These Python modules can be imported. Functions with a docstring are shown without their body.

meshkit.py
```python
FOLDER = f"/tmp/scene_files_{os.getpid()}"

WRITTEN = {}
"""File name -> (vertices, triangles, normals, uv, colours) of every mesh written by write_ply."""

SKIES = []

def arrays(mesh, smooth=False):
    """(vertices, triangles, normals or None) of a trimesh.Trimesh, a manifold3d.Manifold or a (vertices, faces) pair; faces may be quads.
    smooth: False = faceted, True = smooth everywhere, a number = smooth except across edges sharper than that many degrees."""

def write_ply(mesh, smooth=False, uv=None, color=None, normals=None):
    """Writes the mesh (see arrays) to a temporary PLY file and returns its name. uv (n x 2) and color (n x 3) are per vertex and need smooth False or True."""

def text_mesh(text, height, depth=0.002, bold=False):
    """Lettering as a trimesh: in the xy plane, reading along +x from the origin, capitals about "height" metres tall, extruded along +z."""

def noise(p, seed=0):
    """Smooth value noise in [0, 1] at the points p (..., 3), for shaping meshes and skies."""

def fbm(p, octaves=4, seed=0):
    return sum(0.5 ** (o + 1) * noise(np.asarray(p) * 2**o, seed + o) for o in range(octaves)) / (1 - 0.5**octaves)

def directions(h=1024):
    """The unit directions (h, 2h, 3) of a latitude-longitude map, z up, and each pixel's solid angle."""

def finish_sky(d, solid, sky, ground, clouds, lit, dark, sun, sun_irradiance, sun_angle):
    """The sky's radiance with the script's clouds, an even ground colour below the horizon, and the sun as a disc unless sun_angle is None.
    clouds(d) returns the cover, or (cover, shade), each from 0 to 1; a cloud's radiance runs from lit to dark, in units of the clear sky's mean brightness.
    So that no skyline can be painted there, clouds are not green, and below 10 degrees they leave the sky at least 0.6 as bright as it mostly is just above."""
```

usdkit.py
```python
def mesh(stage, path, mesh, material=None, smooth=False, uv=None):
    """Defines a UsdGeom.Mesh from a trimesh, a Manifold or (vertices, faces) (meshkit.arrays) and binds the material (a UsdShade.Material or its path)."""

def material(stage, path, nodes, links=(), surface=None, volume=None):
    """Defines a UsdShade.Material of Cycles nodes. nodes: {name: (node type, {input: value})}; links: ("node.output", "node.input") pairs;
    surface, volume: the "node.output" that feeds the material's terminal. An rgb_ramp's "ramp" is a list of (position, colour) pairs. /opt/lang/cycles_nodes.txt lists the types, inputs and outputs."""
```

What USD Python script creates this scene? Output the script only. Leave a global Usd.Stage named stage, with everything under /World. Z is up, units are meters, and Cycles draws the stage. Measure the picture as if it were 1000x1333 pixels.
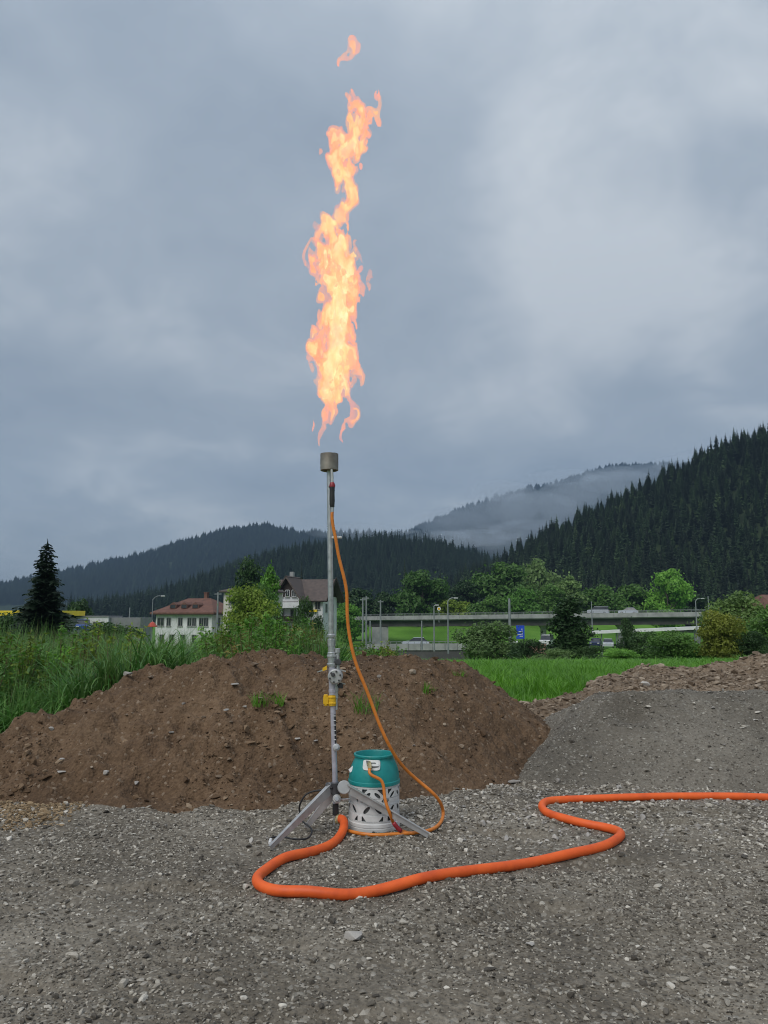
import math, random
import numpy as np, trimesh, usdkit, meshkit, manifold3d
from scipy import ndimage
from scipy.interpolate import CubicSpline
from shapely.geometry import Polygon, Point, box as sbox
from shapely import affinity
from pxr import Usd, UsdGeom, UsdLux, UsdShade, Gf, Sdf, Vt

random.seed(4)
rng = np.random.default_rng(11)
stage = Usd.Stage.CreateInMemory()
UsdGeom.Xform.Define(stage, '/World')
UsdGeom.Scope.Define(stage, '/World/Looks')

# ------------------------------------------------------------ camera, sky, sun, exposure
FPX, PITCH, CAM = 1001.0, math.radians(7.6), np.array([0, 0, 1.3])
cam = UsdGeom.Camera.Define(stage, '/World/camera')
cam.AddTranslateOp().Set(Gf.Vec3d(*map(float, CAM)))
cam.AddRotateXOp().Set(90 + math.degrees(PITCH))
cam.CreateHorizontalApertureAttr(36.0)
cam.CreateFocalLengthAttr(36.0 * FPX / 1000)
cam.CreateClippingRangeAttr(Gf.Vec2f(0.05, 20000))
cam.CreateExposureAttr(0.35)

SUN_DIR = np.array([-0.35, -0.55, 0.76]); SUN_DIR /= np.linalg.norm(SUN_DIR)
SUN_EL, SUN_ROT = math.asin(SUN_DIR[2]), math.atan2(SUN_DIR[0], SUN_DIR[1])
sky = UsdLux.DomeLight.Define(stage, '/World/sky')
sky_mat = usdkit.material(stage, '/World/Looks/overcast_sky', {
    'tc': ('texture_coordinate', {}),
    'xyz': ('separate_xyz', {}),
    'zc': ('math', {'math_type': 'maximum', 'value2': 0.0}),
    'zo': ('math', {'math_type': 'add', 'value2': 0.22}),
    'zo3': ('combine_xyz', {}),
    'pl': ('vector_math', {'math_type': 'divide'}),
    'mp': ('mapping', {'location': (3.1, 1.7, 0.4), 'rotation': (0, 0, 0.5), 'scale': (1.0, 0.85, 1.0)}),
    'n1': ('noise_texture', {'scale': 1.15, 'detail': 6.0, 'roughness': 0.5, 'distortion': 0.35}),
    'n2': ('noise_texture', {'scale': 3.4, 'detail': 5.0, 'roughness': 0.55, 'distortion': 0.5}),
    'nm': ('mix_float', {'fac': 0.3}),
    'bd': ('vector_math', {'math_type': 'dot_product', 'vector2': (.335, .825, .455)}), 'bm': ('map_range', {'range_type': 'smoothstep', 'from_min': .955, 'from_max': 1.0, 'to_min': 0.0, 'to_max': .055, 'clamp': True}), 'ba': ('math', {'math_type': 'add'}),
    'cr': ('rgb_ramp', {'ramp': [(0.28, (1.36, 1.66, 2.06)), (0.42, (1.82, 2.16, 2.58)), (0.54, (2.26, 2.60, 2.99)), (0.66, (3.35, 3.62, 3.88))]}),
    'zen': ('map_range', {'from_min': 0.0, 'from_max': 1.0, 'to_min': 0.95, 'to_max': 1.95, 'clamp': True}),
    'cl': ('vector_math', {'math_type': 'scale'}),
    'st': ('sky_texture', {'sky_type': 'single_scattering', 'sun_disc': False, 'sun_elevation': SUN_EL, 'sun_rotation': SUN_ROT}),
    'mx': ('mix_color', {'fac': 0.92, 'use_clamp': False}),
    'bg': ('background_shader', {'strength': 0.1}),
}, [('tc.generated', 'xyz.vector'), ('xyz.z', 'zc.value1'), ('zc.value', 'zo.value1'), ('zo.value', 'zo3.x'), ('zo.value', 'zo3.y'), ('zo.value', 'zo3.z'),
    ('tc.generated', 'pl.vector1'), ('zo3.vector', 'pl.vector2'), ('pl.vector', 'mp.vector'), ('mp.vector', 'n1.vector'), ('mp.vector', 'n2.vector'),
    ('n1.fac', 'nm.a'), ('n2.fac', 'nm.b'), ('tc.generated', 'bd.vector1'), ('bd.value', 'bm.value'), ('bm.result', 'ba.value1'), ('nm.result', 'ba.value2'), ('ba.value', 'cr.fac'), ('xyz.z', 'zen.value'),
    ('cr.color', 'cl.vector1'), ('zen.result', 'cl.scale'), ('st.color', 'mx.a'), ('cl.vector', 'mx.b'), ('mx.result', 'bg.color')], surface='bg.background')
UsdShade.MaterialBindingAPI.Apply(sky.GetPrim()).Bind(sky_mat)
sky.GetPrim().SetCustomDataByKey('kind', 'structure')

sun = UsdLux.DistantLight.Define(stage, '/World/sun')
zax = SUN_DIR; xax = np.cross([0, 0, 1], zax); xax /= np.linalg.norm(xax); yax = np.cross(zax, xax)
mt = Gf.Matrix4d(*[float(v) for v in (*xax, 0, *yax, 0, *zax, 0, 0, 0, 20, 1)])
sun.AddTransformOp().Set(mt)
sun.CreateIntensityAttr(0.40); sun.CreateAngleAttr(40.0); sun.CreateColorAttr(Gf.Vec3f(1.0, 0.97, 0.92))
sun.CreateNormalizeAttr(True)


# ------------------------------------------------------------ helpers
def at(px, py, Y):
    """World point seen at photograph pixel (px, py), at depth Y."""
    u, v = (px - 500) / FPX, -(py - 666.5) / FPX
    d = np.array([u, math.cos(PITCH) - v * math.sin(PITCH), math.sin(PITCH) + v * math.cos(PITCH)])
    return CAM + d * (Y / d[1])


def on_z(px, py, z=0.0):
    u, v = (px - 500) / FPX, -(py - 666.5) / FPX
    d = np.array([u, math.cos(PITCH) - v * math.sin(PITCH), math.sin(PITCH) + v * math.cos(PITCH)])
    return CAM + d * ((z - CAM[2]) / d[2])


used = {}
def path_for(parent, name):
    k = (parent, name)
    n = used.get(k, -1) + 1
    used[k] = n
    return f'{parent}/{name}' if n == 0 else f'{parent}/{name}_{n:03d}'


def tag(prim, label=None, cat=None, group=None, kind=None):
    for k, v in (('label', label), ('category', cat), ('group', group), ('kind', kind)):
        if v:
            prim.SetCustomDataByKey(k, v)


def place(xf, loc=(0, 0, 0), rotz=0.0, scale=None):
    xf.AddTranslateOp().Set(Gf.Vec3d(*map(float, loc)))
    xf.AddRotateZOp().Set(float(math.degrees(rotz)))
    if scale is not None:
        xf.AddScaleOp().Set(Gf.Vec3f(*map(float, np.broadcast_to(scale, 3))))


def thing(name, label, cat, loc=(0, 0, 0), rotz=0.0, group=None, scale=None):
    p = path_for('/World', name)
    xf = UsdGeom.Xform.Define(stage, p)
    place(xf, loc, rotz, scale)
    tag(xf.GetPrim(), label, cat, group)
    return p


def obj(parent, name, mesh, mat, smooth=35, label=None, cat=None, group=None, kind=None):
    p = path_for(parent, name)
    m = usdkit.mesh(stage, p, mesh, mat, smooth=smooth)
    if isinstance(mesh, trimesh.Trimesh) and False:
        pass
    tag(m.GetPrim(), label, cat, group, kind)
    return p


classes = 0
def new_class():
    global classes
    classes += 1
    p = f'/World/shape_class_{classes:03d}'
    stage.CreateClassPrim(p)
    return p


def instance(cls, name, label, cat, loc, rotz=0.0, scale=None, group=None):
    p = path_for('/World', name)
    xf = UsdGeom.Xform.Define(stage, p)
    place(xf, loc, rotz, scale)
    xf.GetPrim().GetReferences().AddInternalReference(cls)
    xf.GetPrim().SetInstanceable(True)
    tag(xf.GetPrim(), label, cat, group)
    return p


def rot_quats(yaw, tilt=None, tdir=None):
    """Quaternions (w, x, y, z): yaw about z, then tilt about a horizontal axis."""
    n = len(yaw)
    qz = np.stack([np.cos(yaw / 2), 0 * yaw, 0 * yaw, np.sin(yaw / 2)], 1)
    if tilt is None:
        return qz
    ax = np.stack([np.cos(tdir), np.sin(tdir), 0 * tdir], 1)
    qt = np.concatenate([np.cos(tilt / 2)[:, None], ax * np.sin(tilt / 2)[:, None]], 1)
    w1, x1, y1, z1 = qt.T
    w2, x2, y2, z2 = qz.T
    return np.stack([w1*w2-x1*x2-y1*y2-z1*z2, w1*x2+x1*w2+y1*z2-z1*y2, w1*y2-x1*z2+y1*w2+z1*x2, w1*z2+x1*y2-y1*x2+z1*w2], 1)


def instancer(name, protos, pos, quats, scales, idx, label, cat):
    """protos: list of (mesh, material, smooth) or lists of them. One object of kind stuff."""
    p = path_for('/World', name)
    pi = UsdGeom.PointInstancer.Define(stage, p)
    targets = []
    for i, pr in enumerate(protos):
        if isinstance(pr, list):
            q = f'{p}/shapes/plant_{i:03d}'
            UsdGeom.Xform.Define(stage, q)
            for j, (m, mt_, sm) in enumerate(pr):
                usdkit.mesh(stage, f'{q}/piece_{j:03d}', m, mt_, smooth=sm)
        else:
            q = f'{p}/shapes/piece_{i:03d}'
            usdkit.mesh(stage, q, pr[0], pr[1], smooth=pr[2])
        targets.append(q)
    pi.CreatePrototypesRel().SetTargets(targets)
    pi.CreateProtoIndicesAttr(Vt.IntArray.FromNumpy(np.asarray(idx, np.int32)))
    pi.CreatePositionsAttr(Vt.Vec3fArray.FromNumpy(np.asarray(pos, np.float32)))
    sc = np.asarray(scales, np.float32)
    if sc.ndim == 1:
        sc = np.repeat(sc[:, None], 3, 1)
    pi.CreateScalesAttr(Vt.Vec3fArray.FromNumpy(np.ascontiguousarray(sc)))
    q = np.asarray(quats, float)
    pi.CreateOrientationsAttr(Vt.QuathArray([Gf.Quath(float(a), float(b), float(c), float(d)) for a, b, c, d in q]))
    tag(pi.GetPrim(), label, cat, None, 'stuff')
    return p


def V(*a): return np.array(a, float)


class MB:
    """Collects shapes into one mesh."""
    def __init__(s): s.m = []
    def add(s, m): s.m.append(m); return s
    def box(s, c, size, rz=0.0, bevel=0.0):
        if bevel:
            hx, hy, hz = np.array(size) / 2
            b = bevel
            pts = [(sx*(hx-(k != 0)*b), sy*(hy-(k != 1)*b), sz*(hz-(k != 2)*b)) for sx in (-1, 1) for sy in (-1, 1) for sz in (-1, 1) for k in range(3)]
            m = trimesh.convex.convex_hull(np.array(pts))
        else:
            m = trimesh.creation.box(size)
        if rz: m.apply_transform(trimesh.transformations.rotation_matrix(rz, [0, 0, 1]))
        m.apply_translation(c); s.m.append(m); return s
    def bar(s, a, b, w, h, up=(0, 0, 1)):
        a, b = np.asarray(a, float), np.asarray(b, float)
        d = b - a; L = np.linalg.norm(d); d /= L
        x = np.cross(d, up); x /= np.linalg.norm(x); z = np.cross(x, d)
        m = trimesh.creation.box((w, L, h))
        T = np.eye(4); T[:3, 0], T[:3, 1], T[:3, 2], T[:3, 3] = x, d, z, (a + b) / 2
        m.apply_transform(T); s.m.append(m); return s
    def tube(s, pts, r, n=12): s.m.append(tube(pts, r, n)); return s
    def hull(s, pts): s.m.append(trimesh.convex.convex_hull(np.asarray(pts, float))); return s
    def sphere(s, c, r, sub=2, sc=(1, 1, 1)):
        m = trimesh.creation.icosphere(sub, r); m.apply_scale(sc); m.apply_translation(c); s.m.append(m); return s
    def mesh(s): return trimesh.util.concatenate(s.m)


def tube(pts, r, n=12, caps=True):
    p = np.asarray(pts, float)
    r = np.broadcast_to(r, (len(p),))
    t = np.gradient(p, axis=0); t /= np.linalg.norm(t, axis=1, keepdims=True) + 1e-12
    a = np.cross(t[0], [0, 0, 1.0])
    if np.linalg.norm(a) < 1e-3: a = np.cross(t[0], [1.0, 0, 0])
    a /= np.linalg.norm(a)
    A = []
    for k in range(len(p)):
        a = a - t[k] * (a @ t[k]); a /= np.linalg.norm(a); A.append(a)
    A = np.array(A); B = np.cross(t, A)
    ang = np.arange(n) * 2 * np.pi / n
    v = p[:, None] + r[:, None, None] * (np.cos(ang)[None, :, None] * A[:, None] + np.sin(ang)[None, :, None] * B[:, None])
    i, j = np.meshgrid(np.arange(len(p) - 1), np.arange(n), indexing='ij')
    q = np.stack([i*n+j, i*n+(j+1) % n, (i+1)*n+(j+1) % n, (i+1)*n+j], -1).reshape(-1, 4)
    f = np.vstack([q[:, [0, 1, 2]], q[:, [0, 2, 3]]])
    v = v.reshape(-1, 3)
    if caps:
        e = len(v); v = np.vstack([v, p[0], p[-1]]); k = np.arange(n); l = (len(p)-1)*n
        f = np.vstack([f, np.stack([(k+1) % n, k, 0*k+e], 1), np.stack([l+k, l+(k+1) % n, 0*k+e+1], 1)])
    return trimesh.Trimesh(v, f, process=False)


def spline(pts, n):
    p = np.asarray(pts, float)
    s = np.r_[0, np.cumsum(np.linalg.norm(np.diff(p, axis=0), axis=1))]
    return CubicSpline(s, p)(np.linspace(0, s[-1], n))


def lathe(profile, n=48, close=False):
    pr = np.asarray(profile, float); m = len(pr)
    ang = np.arange(n) * 2 * np.pi / n
    v = np.stack([pr[:, None, 0]*np.cos(ang), pr[:, None, 0]*np.sin(ang), np.repeat(pr[:, 1:2], n, 1)], -1).reshape(-1, 3)
    i, j = np.meshgrid(np.arange(m-1), np.arange(n), indexing='ij')
    q = np.stack([i*n+j, i*n+(j+1) % n, (i+1)*n+(j+1) % n, (i+1)*n+j], -1).reshape(-1, 4)
    f = np.vstack([q[:, [0, 1, 2]], q[:, [0, 2, 3]]])
    e = len(v); k = np.arange(n)
    v = np.vstack([v, [0, 0, pr[0, 1]], [0, 0, pr[-1, 1]]])
    f = np.vstack([f, np.stack([(k+1) % n, k, 0*k+e], 1), np.stack([(m-1)*n+k, (m-1)*n+(k+1) % n, 0*k+e+1], 1)])
    return trimesh.Trimesh(v, f, process=False)


def moved(m, loc=(0, 0, 0), rz=0.0):
    m = m.copy()
    if rz: m.apply_transform(trimesh.transformations.rotation_matrix(rz, [0, 0, 1]))
    m.apply_translation(loc); return m


def aim(m, a, b):
    """Moves a mesh built along +z from the origin so that it starts at a and points to b."""
    d = np.asarray(b, float) - a; d /= np.linalg.norm(d)
    T = trimesh.geometry.align_vectors([0, 0, 1], d); T[:3, 3] = a
    m = m.copy(); m.apply_transform(T); return m


def rod(a, b, r, n=20, bevel=0.0):
    L = float(np.linalg.norm(np.asarray(b, float) - a)); bv = bevel or min(r * .15, L * .2)
    return aim(lathe([(r-bv, 0), (r, bv), (r, L-bv), (r-bv, L)], n), np.asarray(a, float), np.asarray(b, float))


# ------------------------------------------------------------ materials
def mat(name, nodes, links, surface='p.BSDF', volume=None):
    return usdkit.material(stage, '/World/Looks/' + name, nodes, links, surface=surface, volume=volume)


def noisy(name, ramp, scale=8.0, rough=0.6, bump=0.0, bscale=None, metallic=0.0, spec=0.5, detail=4.0, rand=0.0, space='object', bdist=0.01, rrange=0.1):
    """Colour from a noise ramp, an optional variation per object, relief from a second noise."""
    nodes = {'tc': ('texture_coordinate', {}), 'g': ('geometry', {}), 'n': ('noise_texture', {'scale': scale, 'detail': detail, 'roughness': 0.6}),
             'r': ('rgb_ramp', {'ramp': ramp}), 'p': ('principled_bsdf', {'metallic': metallic, 'specular_ior_level': spec}),
             'rr': ('map_range', {'from_min': 0.3, 'from_max': 0.7, 'to_min': rough - rrange, 'to_max': rough + rrange, 'clamp': True})}
    src = 'tc.object' if space == 'object' else 'g.position'
    links = [(src, 'n.vector'), ('n.fac', 'rr.value'), ('rr.result', 'p.roughness')]
    if rand:
        nodes |= {'oi': ('object_info', {}), 'rm': ('map_range', {'to_min': -rand, 'to_max': rand}), 'ad': ('math', {'math_type': 'add', 'use_clamp': True})}
        links += [('oi.random', 'rm.value'), ('rm.result', 'ad.value1'), ('n.fac', 'ad.value2'), ('ad.value', 'r.fac')]
    else:
        links += [('n.fac', 'r.fac')]
    links += [('r.color', 'p.base_color')]
    if bump:
        nodes |= {'bn': ('noise_texture', {'scale': bscale or scale * 4, 'detail': 4.0, 'roughness': 0.65}), 'b': ('bump', {'strength': bump, 'distance': bdist})}
        links += [(src, 'bn.vector'), ('bn.fac', 'b.height'), ('b.normal', 'p.normal')]
    return mat(name, nodes, links)


def leafy(name, c0, c1, c2, trans=0.3, scale=1.2, rand=0.25, rough=0.55):
    """Leaves: colour varies over the crown and from plant to plant, part of the light passes through."""
    return mat(name, {
        'g': ('geometry', {}), 'n': ('noise_texture', {'scale': scale, 'detail': 3.0}), 'oi': ('object_info', {}),
        'isl': ('map_range', {'to_min': -0.22, 'to_max': 0.22}), 'rm': ('map_range', {'to_min': -rand, 'to_max': rand}),
        'a1': ('math', {'math_type': 'add'}), 'a2': ('math', {'math_type': 'add', 'use_clamp': True}),
        'r': ('rgb_ramp', {'ramp': [(0.1, c0), (0.5, c1), (0.9, c2)]}), 'p': ('principled_bsdf', {'roughness': rough, 'specular_ior_level': 0.35}),
        't': ('translucent_bsdf', {}), 'm': ('mix_closure', {'fac': trans})},
        [('g.position', 'n.vector'), ('g.random_per_island', 'isl.value'), ('oi.random', 'rm.value'), ('n.fac', 'a1.value1'), ('isl.result', 'a1.value2'),
         ('a1.value', 'a2.value1'), ('rm.result', 'a2.value2'), ('a2.value', 'r.fac'), ('r.color', 'p.base_color'), ('r.color', 't.color'),
         ('p.BSDF', 'm.closure1'), ('t.BSDF', 'm.closure2')], surface='m.closure')


def earth(name, dark, mid, light, pebble, wet=0.75, s=1.0, peb=0.5):
    """Soil or crushed stone: broad tone patches, fine grain, scattered pale chips, relief."""
    return mat(name, {
        'g': ('geometry', {}),
        'nb': ('noise_texture', {'scale': 1.1 * s, 'detail': 5.0, 'roughness': 0.6}),
        'nf': ('noise_texture', {'scale': 38.0 * s, 'detail': 5.0, 'roughness': 0.7}),
        'mf': ('mix_float', {'fac': 0.48}),
        'r': ('rgb_ramp', {'ramp': [(0.30, dark), (0.5, mid), (0.68, light)]}),
        'v': ('voronoi_texture', {'scale': 55.0 * s, 'randomness': 1.0}),
        'bw': ('separate_color', {}),
        'pr': ('map_range', {'from_min': 1 - peb * 0.55, 'from_max': 1.0, 'to_min': 0.0, 'to_max': 0.85, 'clamp': True}),
        'mc': ('mix_color', {}), 'pc': ('rgb_ramp', {'ramp': [(0.0, tuple(0.6 * x for x in pebble)), (1.0, pebble)]}),
        'v2': ('voronoi_texture', {'scale': 120.0 * s}),
        'hm': ('math', {'math_type': 'multiply_add', 'value2': -0.6}), 'h2': ('math', {'math_type': 'multiply_add', 'value2': 0.8}),
        'b': ('bump', {'strength': 0.8, 'distance': 0.018}),
        'p': ('principled_bsdf', {'roughness': wet, 'specular_ior_level': 0.35})},
        [('g.position', 'nb.vector'), ('g.position', 'nf.vector'), ('nb.fac', 'mf.a'), ('nf.fac', 'mf.b'), ('mf.result', 'r.fac'),
         ('g.position', 'v.vector'), ('v.color', 'bw.color'), ('bw.r', 'pr.value'), ('pr.result', 'mc.fac'), ('r.color', 'mc.a'),
         ('bw.g', 'pc.fac'), ('pc.color', 'mc.b'), ('mc.result', 'p.base_color'), ('g.position', 'v2.vector'),
         ('v.distance', 'hm.value1'), ('nf.fac', 'hm.value3'), ('nb.fac', 'h2.value1'), ('hm.value', 'h2.value3'), ('h2.value', 'b.height'), ('b.normal', 'p.normal')])


M = {}
M['gravel'] = earth('wet_gravel', (.042, .034, .025), (.160, .137, .105), (.33, .295, .24), (.46, .425, .365), 0.75, 1.0, 0.30)
M['soil'] = earth('brown_soil', (.034, .020, .010), (.106, .063, .033), (.20, .130, .076), (.30, .23, .165), 0.8, 0.9, 0.10)
M['greyheap'] = earth('grey_crushed_stone', (.066, .057, .045), (.152, .135, .109), (.235, .212, .175), (.34, .32, .275), 0.8, 1.1, 0.2)
M['bank'] = earth('tan_dirt', (.085, .058, .037), (.180, .130, .086), (.27, .205, .145), (.36, .30, .23), 0.85, 0.8, 0.2)
M['claypatch'] = earth('ochre_clay', (.13, .085, .05), (.21, .145, .09), (.29, .215, .14), (.34, .29, .22), 0.85, 0.7, 0.4)
M['field'] = noisy('meadow_ground', [(.3, (.055, .140, .014)), (.5, (.085, .20, .022)), (.7, (.12, .26, .035))], 0.6, 0.9, spec=0.1, space='world')
M['farfield'] = noisy('far_meadow', [(.3, (.055, .13, .015)), (.5, (.085, .19, .025)), (.7, (.12, .24, .04))], 0.08, 0.9, spec=0.1, space='world')
M['hill'] = noisy('forest_floor', [(.3, (.012, .020, .010)), (.7, (.03, .045, .018))], 0.05, 0.95, spec=0.1, space='world')
M['asphalt'] = noisy('asphalt', [(.3, (.045, .045, .047)), (.7, (.07, .07, .072))], 2.0, 0.85, space='world')
M['stone'] = noisy('grey_stones', [(.0, (.030, .025, .019)), (.3, (.130, .112, .088)), (.55, (.26, .233, .190)), (.8, (.42, .385, .325)), (1.0, (.66, .62, .55))], 25.0, 0.7, 0.25, 90, rand=0.44, bdist=0.004)
M['heapstone'] = noisy('heap_chips_stone', [(.0, (.028, .023, .017)), (.4, (.125, .107, .083)), (.7, (.235, .208, .166)), (1.0, (.52, .48, .41))], 25.0, 0.75, 0.25, 90, rand=0.44, bdist=0.004)
M['heapchip'] = noisy('grey_heap_chips', [(.0, (.042, .036, .029)), (.4, (.140, .125, .102)), (.7, (.22, .20, .167)), (1.0, (.50, .47, .41))], 25.0, 0.75, 0.25, 90, rand=0.44, bdist=0.004)
M['soilclod'] = noisy('soil_clods', [(.0, (.038, .023, .014)), (.45, (.116, .071, .038)), (.8, (.195, .13, .079)), (1.0, (.35, .275, .195))], 25.0, 0.85, 0.3, 70, rand=0.42, spec=0.25, bdist=0.006)
M['paleston'] = noisy('pale_stones', [(.0, (.20, .18, .16)), (.5, (.32, .30, .275)), (1.0, (.46, .43, .39))], 18.0, 0.7, 0.3, 80, rand=0.35, bdist=0.004)
M['tanstone'] = noisy('tan_stones', [(.0, (.085, .058, .037)), (.5, (.185, .136, .092)), (1.0, (.35, .285, .215))], 22.0, 0.8, 0.3, 80, rand=0.4, bdist=0.005)
M['steel'] = noisy('galvanised_steel', [(.3, (.42, .43, .44)), (.7, (.58, .59, .60))], 30.0, 0.42, 0.05, 200, metallic=0.85, bdist=0.001)
M['alu'] = noisy('aluminium_plate', [(.3, (.36, .36, .355)), (.55, (.46, .46, .455)), (.7, (.56, .56, .55))], 9.0, 0.48, 0.06, 120, metallic=0.6, bdist=0.001)
M['greytube'] = noisy('lavender_grey_tube', [(.3, (.36, .35, .40)), (.7, (.48, .47, .53))], 25.0, 0.45, metallic=0.3)
M['burnt'] = noisy('heat_stained_steel', [(.3, (.20, .17, .14)), (.7, (.34, .31, .275))], 14.0, 0.5, 0.08, 120, metallic=0.75, bdist=0.001)
M['darkmetal'] = noisy('dark_metal', [(.3, (.03, .03, .033)), (.7, (.06, .06, .065))], 20.0, 0.5)
M['black'] = noisy('black_rubber', [(.3, (.012, .012, .013)), (.7, (.025, .025, .027))], 30.0, 0.5)
M['red'] = noisy('dark_red_plastic', [(.3, (.20, .012, .018)), (.7, (.30, .02, .03))], 30.0, 0.4)
M['yellow'] = noisy('yellow_paint', [(.3, (.62, .36, .012)), (.7, (.74, .45, .02))], 20.0, 0.4)
M['brass'] = noisy('brass', [(.3, (.55, .42, .2)), (.7, (.7, .58, .34))], 30.0, 0.35, metallic=0.8)
M['hose'] = noisy('orange_hose', [(.25, (.55, .072, .010)), (.5, (.72, .105, .013)), (.70, (.80, .130, .018)), (.80, (.56, .22, .105))], 9.0, 0.58, 0.2, 140, space='world', bdist=0.003)
M['gashose'] = noisy('amber_gas_hose', [(.3, (.52, .155, .018)), (.7, (.66, .215, .03))], 25.0, 0.4, 0.05, 200, space='world', bdist=0.001)
M['teal'] = noisy('teal_plastic', [(.3, (.006, .20, .195)), (.7, (.010, .25, .24))], 14.0, 0.42, 0.05, 150, bdist=0.001)
M['whiteplastic'] = noisy('white_plastic', [(.3, (.50, .51, .50)), (.55, (.62, .63, .62)), (.75, (.68, .69, .68))], 9.0, 0.5, 0.05, 150, bdist=0.001)
M['liner'] = noisy('dark_composite_vessel', [(.3, (.09, .10, .10)), (.7, (.14, .15, .15))], 20.0, 0.5)
M['render_white'] = noisy('white_render', [(.3, (.55, .56, .57)), (.7, (.70, .70, .70))], 0.8, 0.85, space='world')
M['cream'] = noisy('pale_render', [(.3, (.52, .50, .44)), (.7, (.66, .63, .56))], 0.8, 0.85, space='world')
M['redroof'] = noisy('red_tiles', [(.3, (.090, .042, .030)), (.5, (.130, .060, .042)), (.7, (.18, .090, .066))], 1.6, 0.8, 0.4, 9, space='world', bdist=0.03)
M['brownroof'] = noisy('brown_tiles', [(.3, (.060, .045, .040)), (.7, (.12, .092, .082))], 1.6, 0.8, 0.4, 9, space='world', bdist=0.03)
M['greyroof'] = noisy('grey_roof', [(.3, (.16, .165, .17)), (.7, (.22, .225, .23))], 0.8, 0.7, space='world')
M['darkwood'] = noisy('dark_timber', [(.3, (.022, .014, .011)), (.7, (.05, .032, .025))], 3.0, 0.8, space='world')
M['glass'] = noisy('window_glass', [(.3, (.02, .024, .028)), (.7, (.05, .057, .065))], 1.0, 0.15, space='world', rrange=0.05)
M['frame'] = noisy('grey_window_frame', [(.3, (.22, .22, .22)), (.7, (.34, .34, .33))], 3.0, 0.6)
M['concrete'] = noisy('concrete', [(.3, (.20, .205, .205)), (.5, (.28, .285, .285)), (.7, (.36, .365, .36))], 0.5, 0.85, 0.2, 6, space='world', bdist=0.02)
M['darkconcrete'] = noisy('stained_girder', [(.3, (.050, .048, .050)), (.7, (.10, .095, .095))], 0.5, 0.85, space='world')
M['galv'] = noisy('galvanised_posts', [(.3, (.19, .205, .22)), (.7, (.29, .305, .32))], 1.5, 0.55, metallic=0.3, space='world')
M['yellowfascia'] = noisy('yellow_fascia', [(.3, (.70, .50, .02)), (.7, (.80, .60, .04))], 0.5, 0.5, space='world')
M['signblue'] = noisy('blue_sign_face', [(.3, (.012, .055, .48)), (.7, (.018, .075, .58))], 2.0, 0.4)
M['signwhite'] = noisy('white_sign_face', [(.3, (.60, .60, .60)), (.7, (.75, .75, .75))], 2.0, 0.4)
M['brick'] = noisy('brick_wall', [(.3, (.20, .11, .08)), (.7, (.34, .22, .17))], 1.5, 0.85, space='world')
for k, c in dict(silver=(.42, .45, .48), pale=(.50, .55, .60), navy=(.02, .03, .08), white=(.62, .62, .62), blue=(.03, .07, .30), redm=(.45, .06, .035)).items():
    M['car_' + k] = noisy('car_paint_' + k, [(.3, tuple(.9*x for x in c)), (.7, c)], 2.0, 0.28, spec=0.6, rrange=0.05)
M['bark'] = noisy('bark', [(.3, (.05, .04, .032)), (.7, (.12, .10, .085))], 3.0, 0.9, 0.5, 9, space='world', bdist=0.03)
M['spruce'] = leafy('spruce_needles', (0.007, 0.017, 0.006), (0.026, 0.055, 0.017), (0.08, 0.125, 0.036), 0.12, 0.12, 0.3, 0.7)
M['spruce_far'] = leafy('far_spruce_needles', (0.010, 0.026, 0.012), (0.018, 0.042, 0.019), (0.034, 0.068, 0.026), 0.1, 0.02, 0.3, 0.7)
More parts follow.
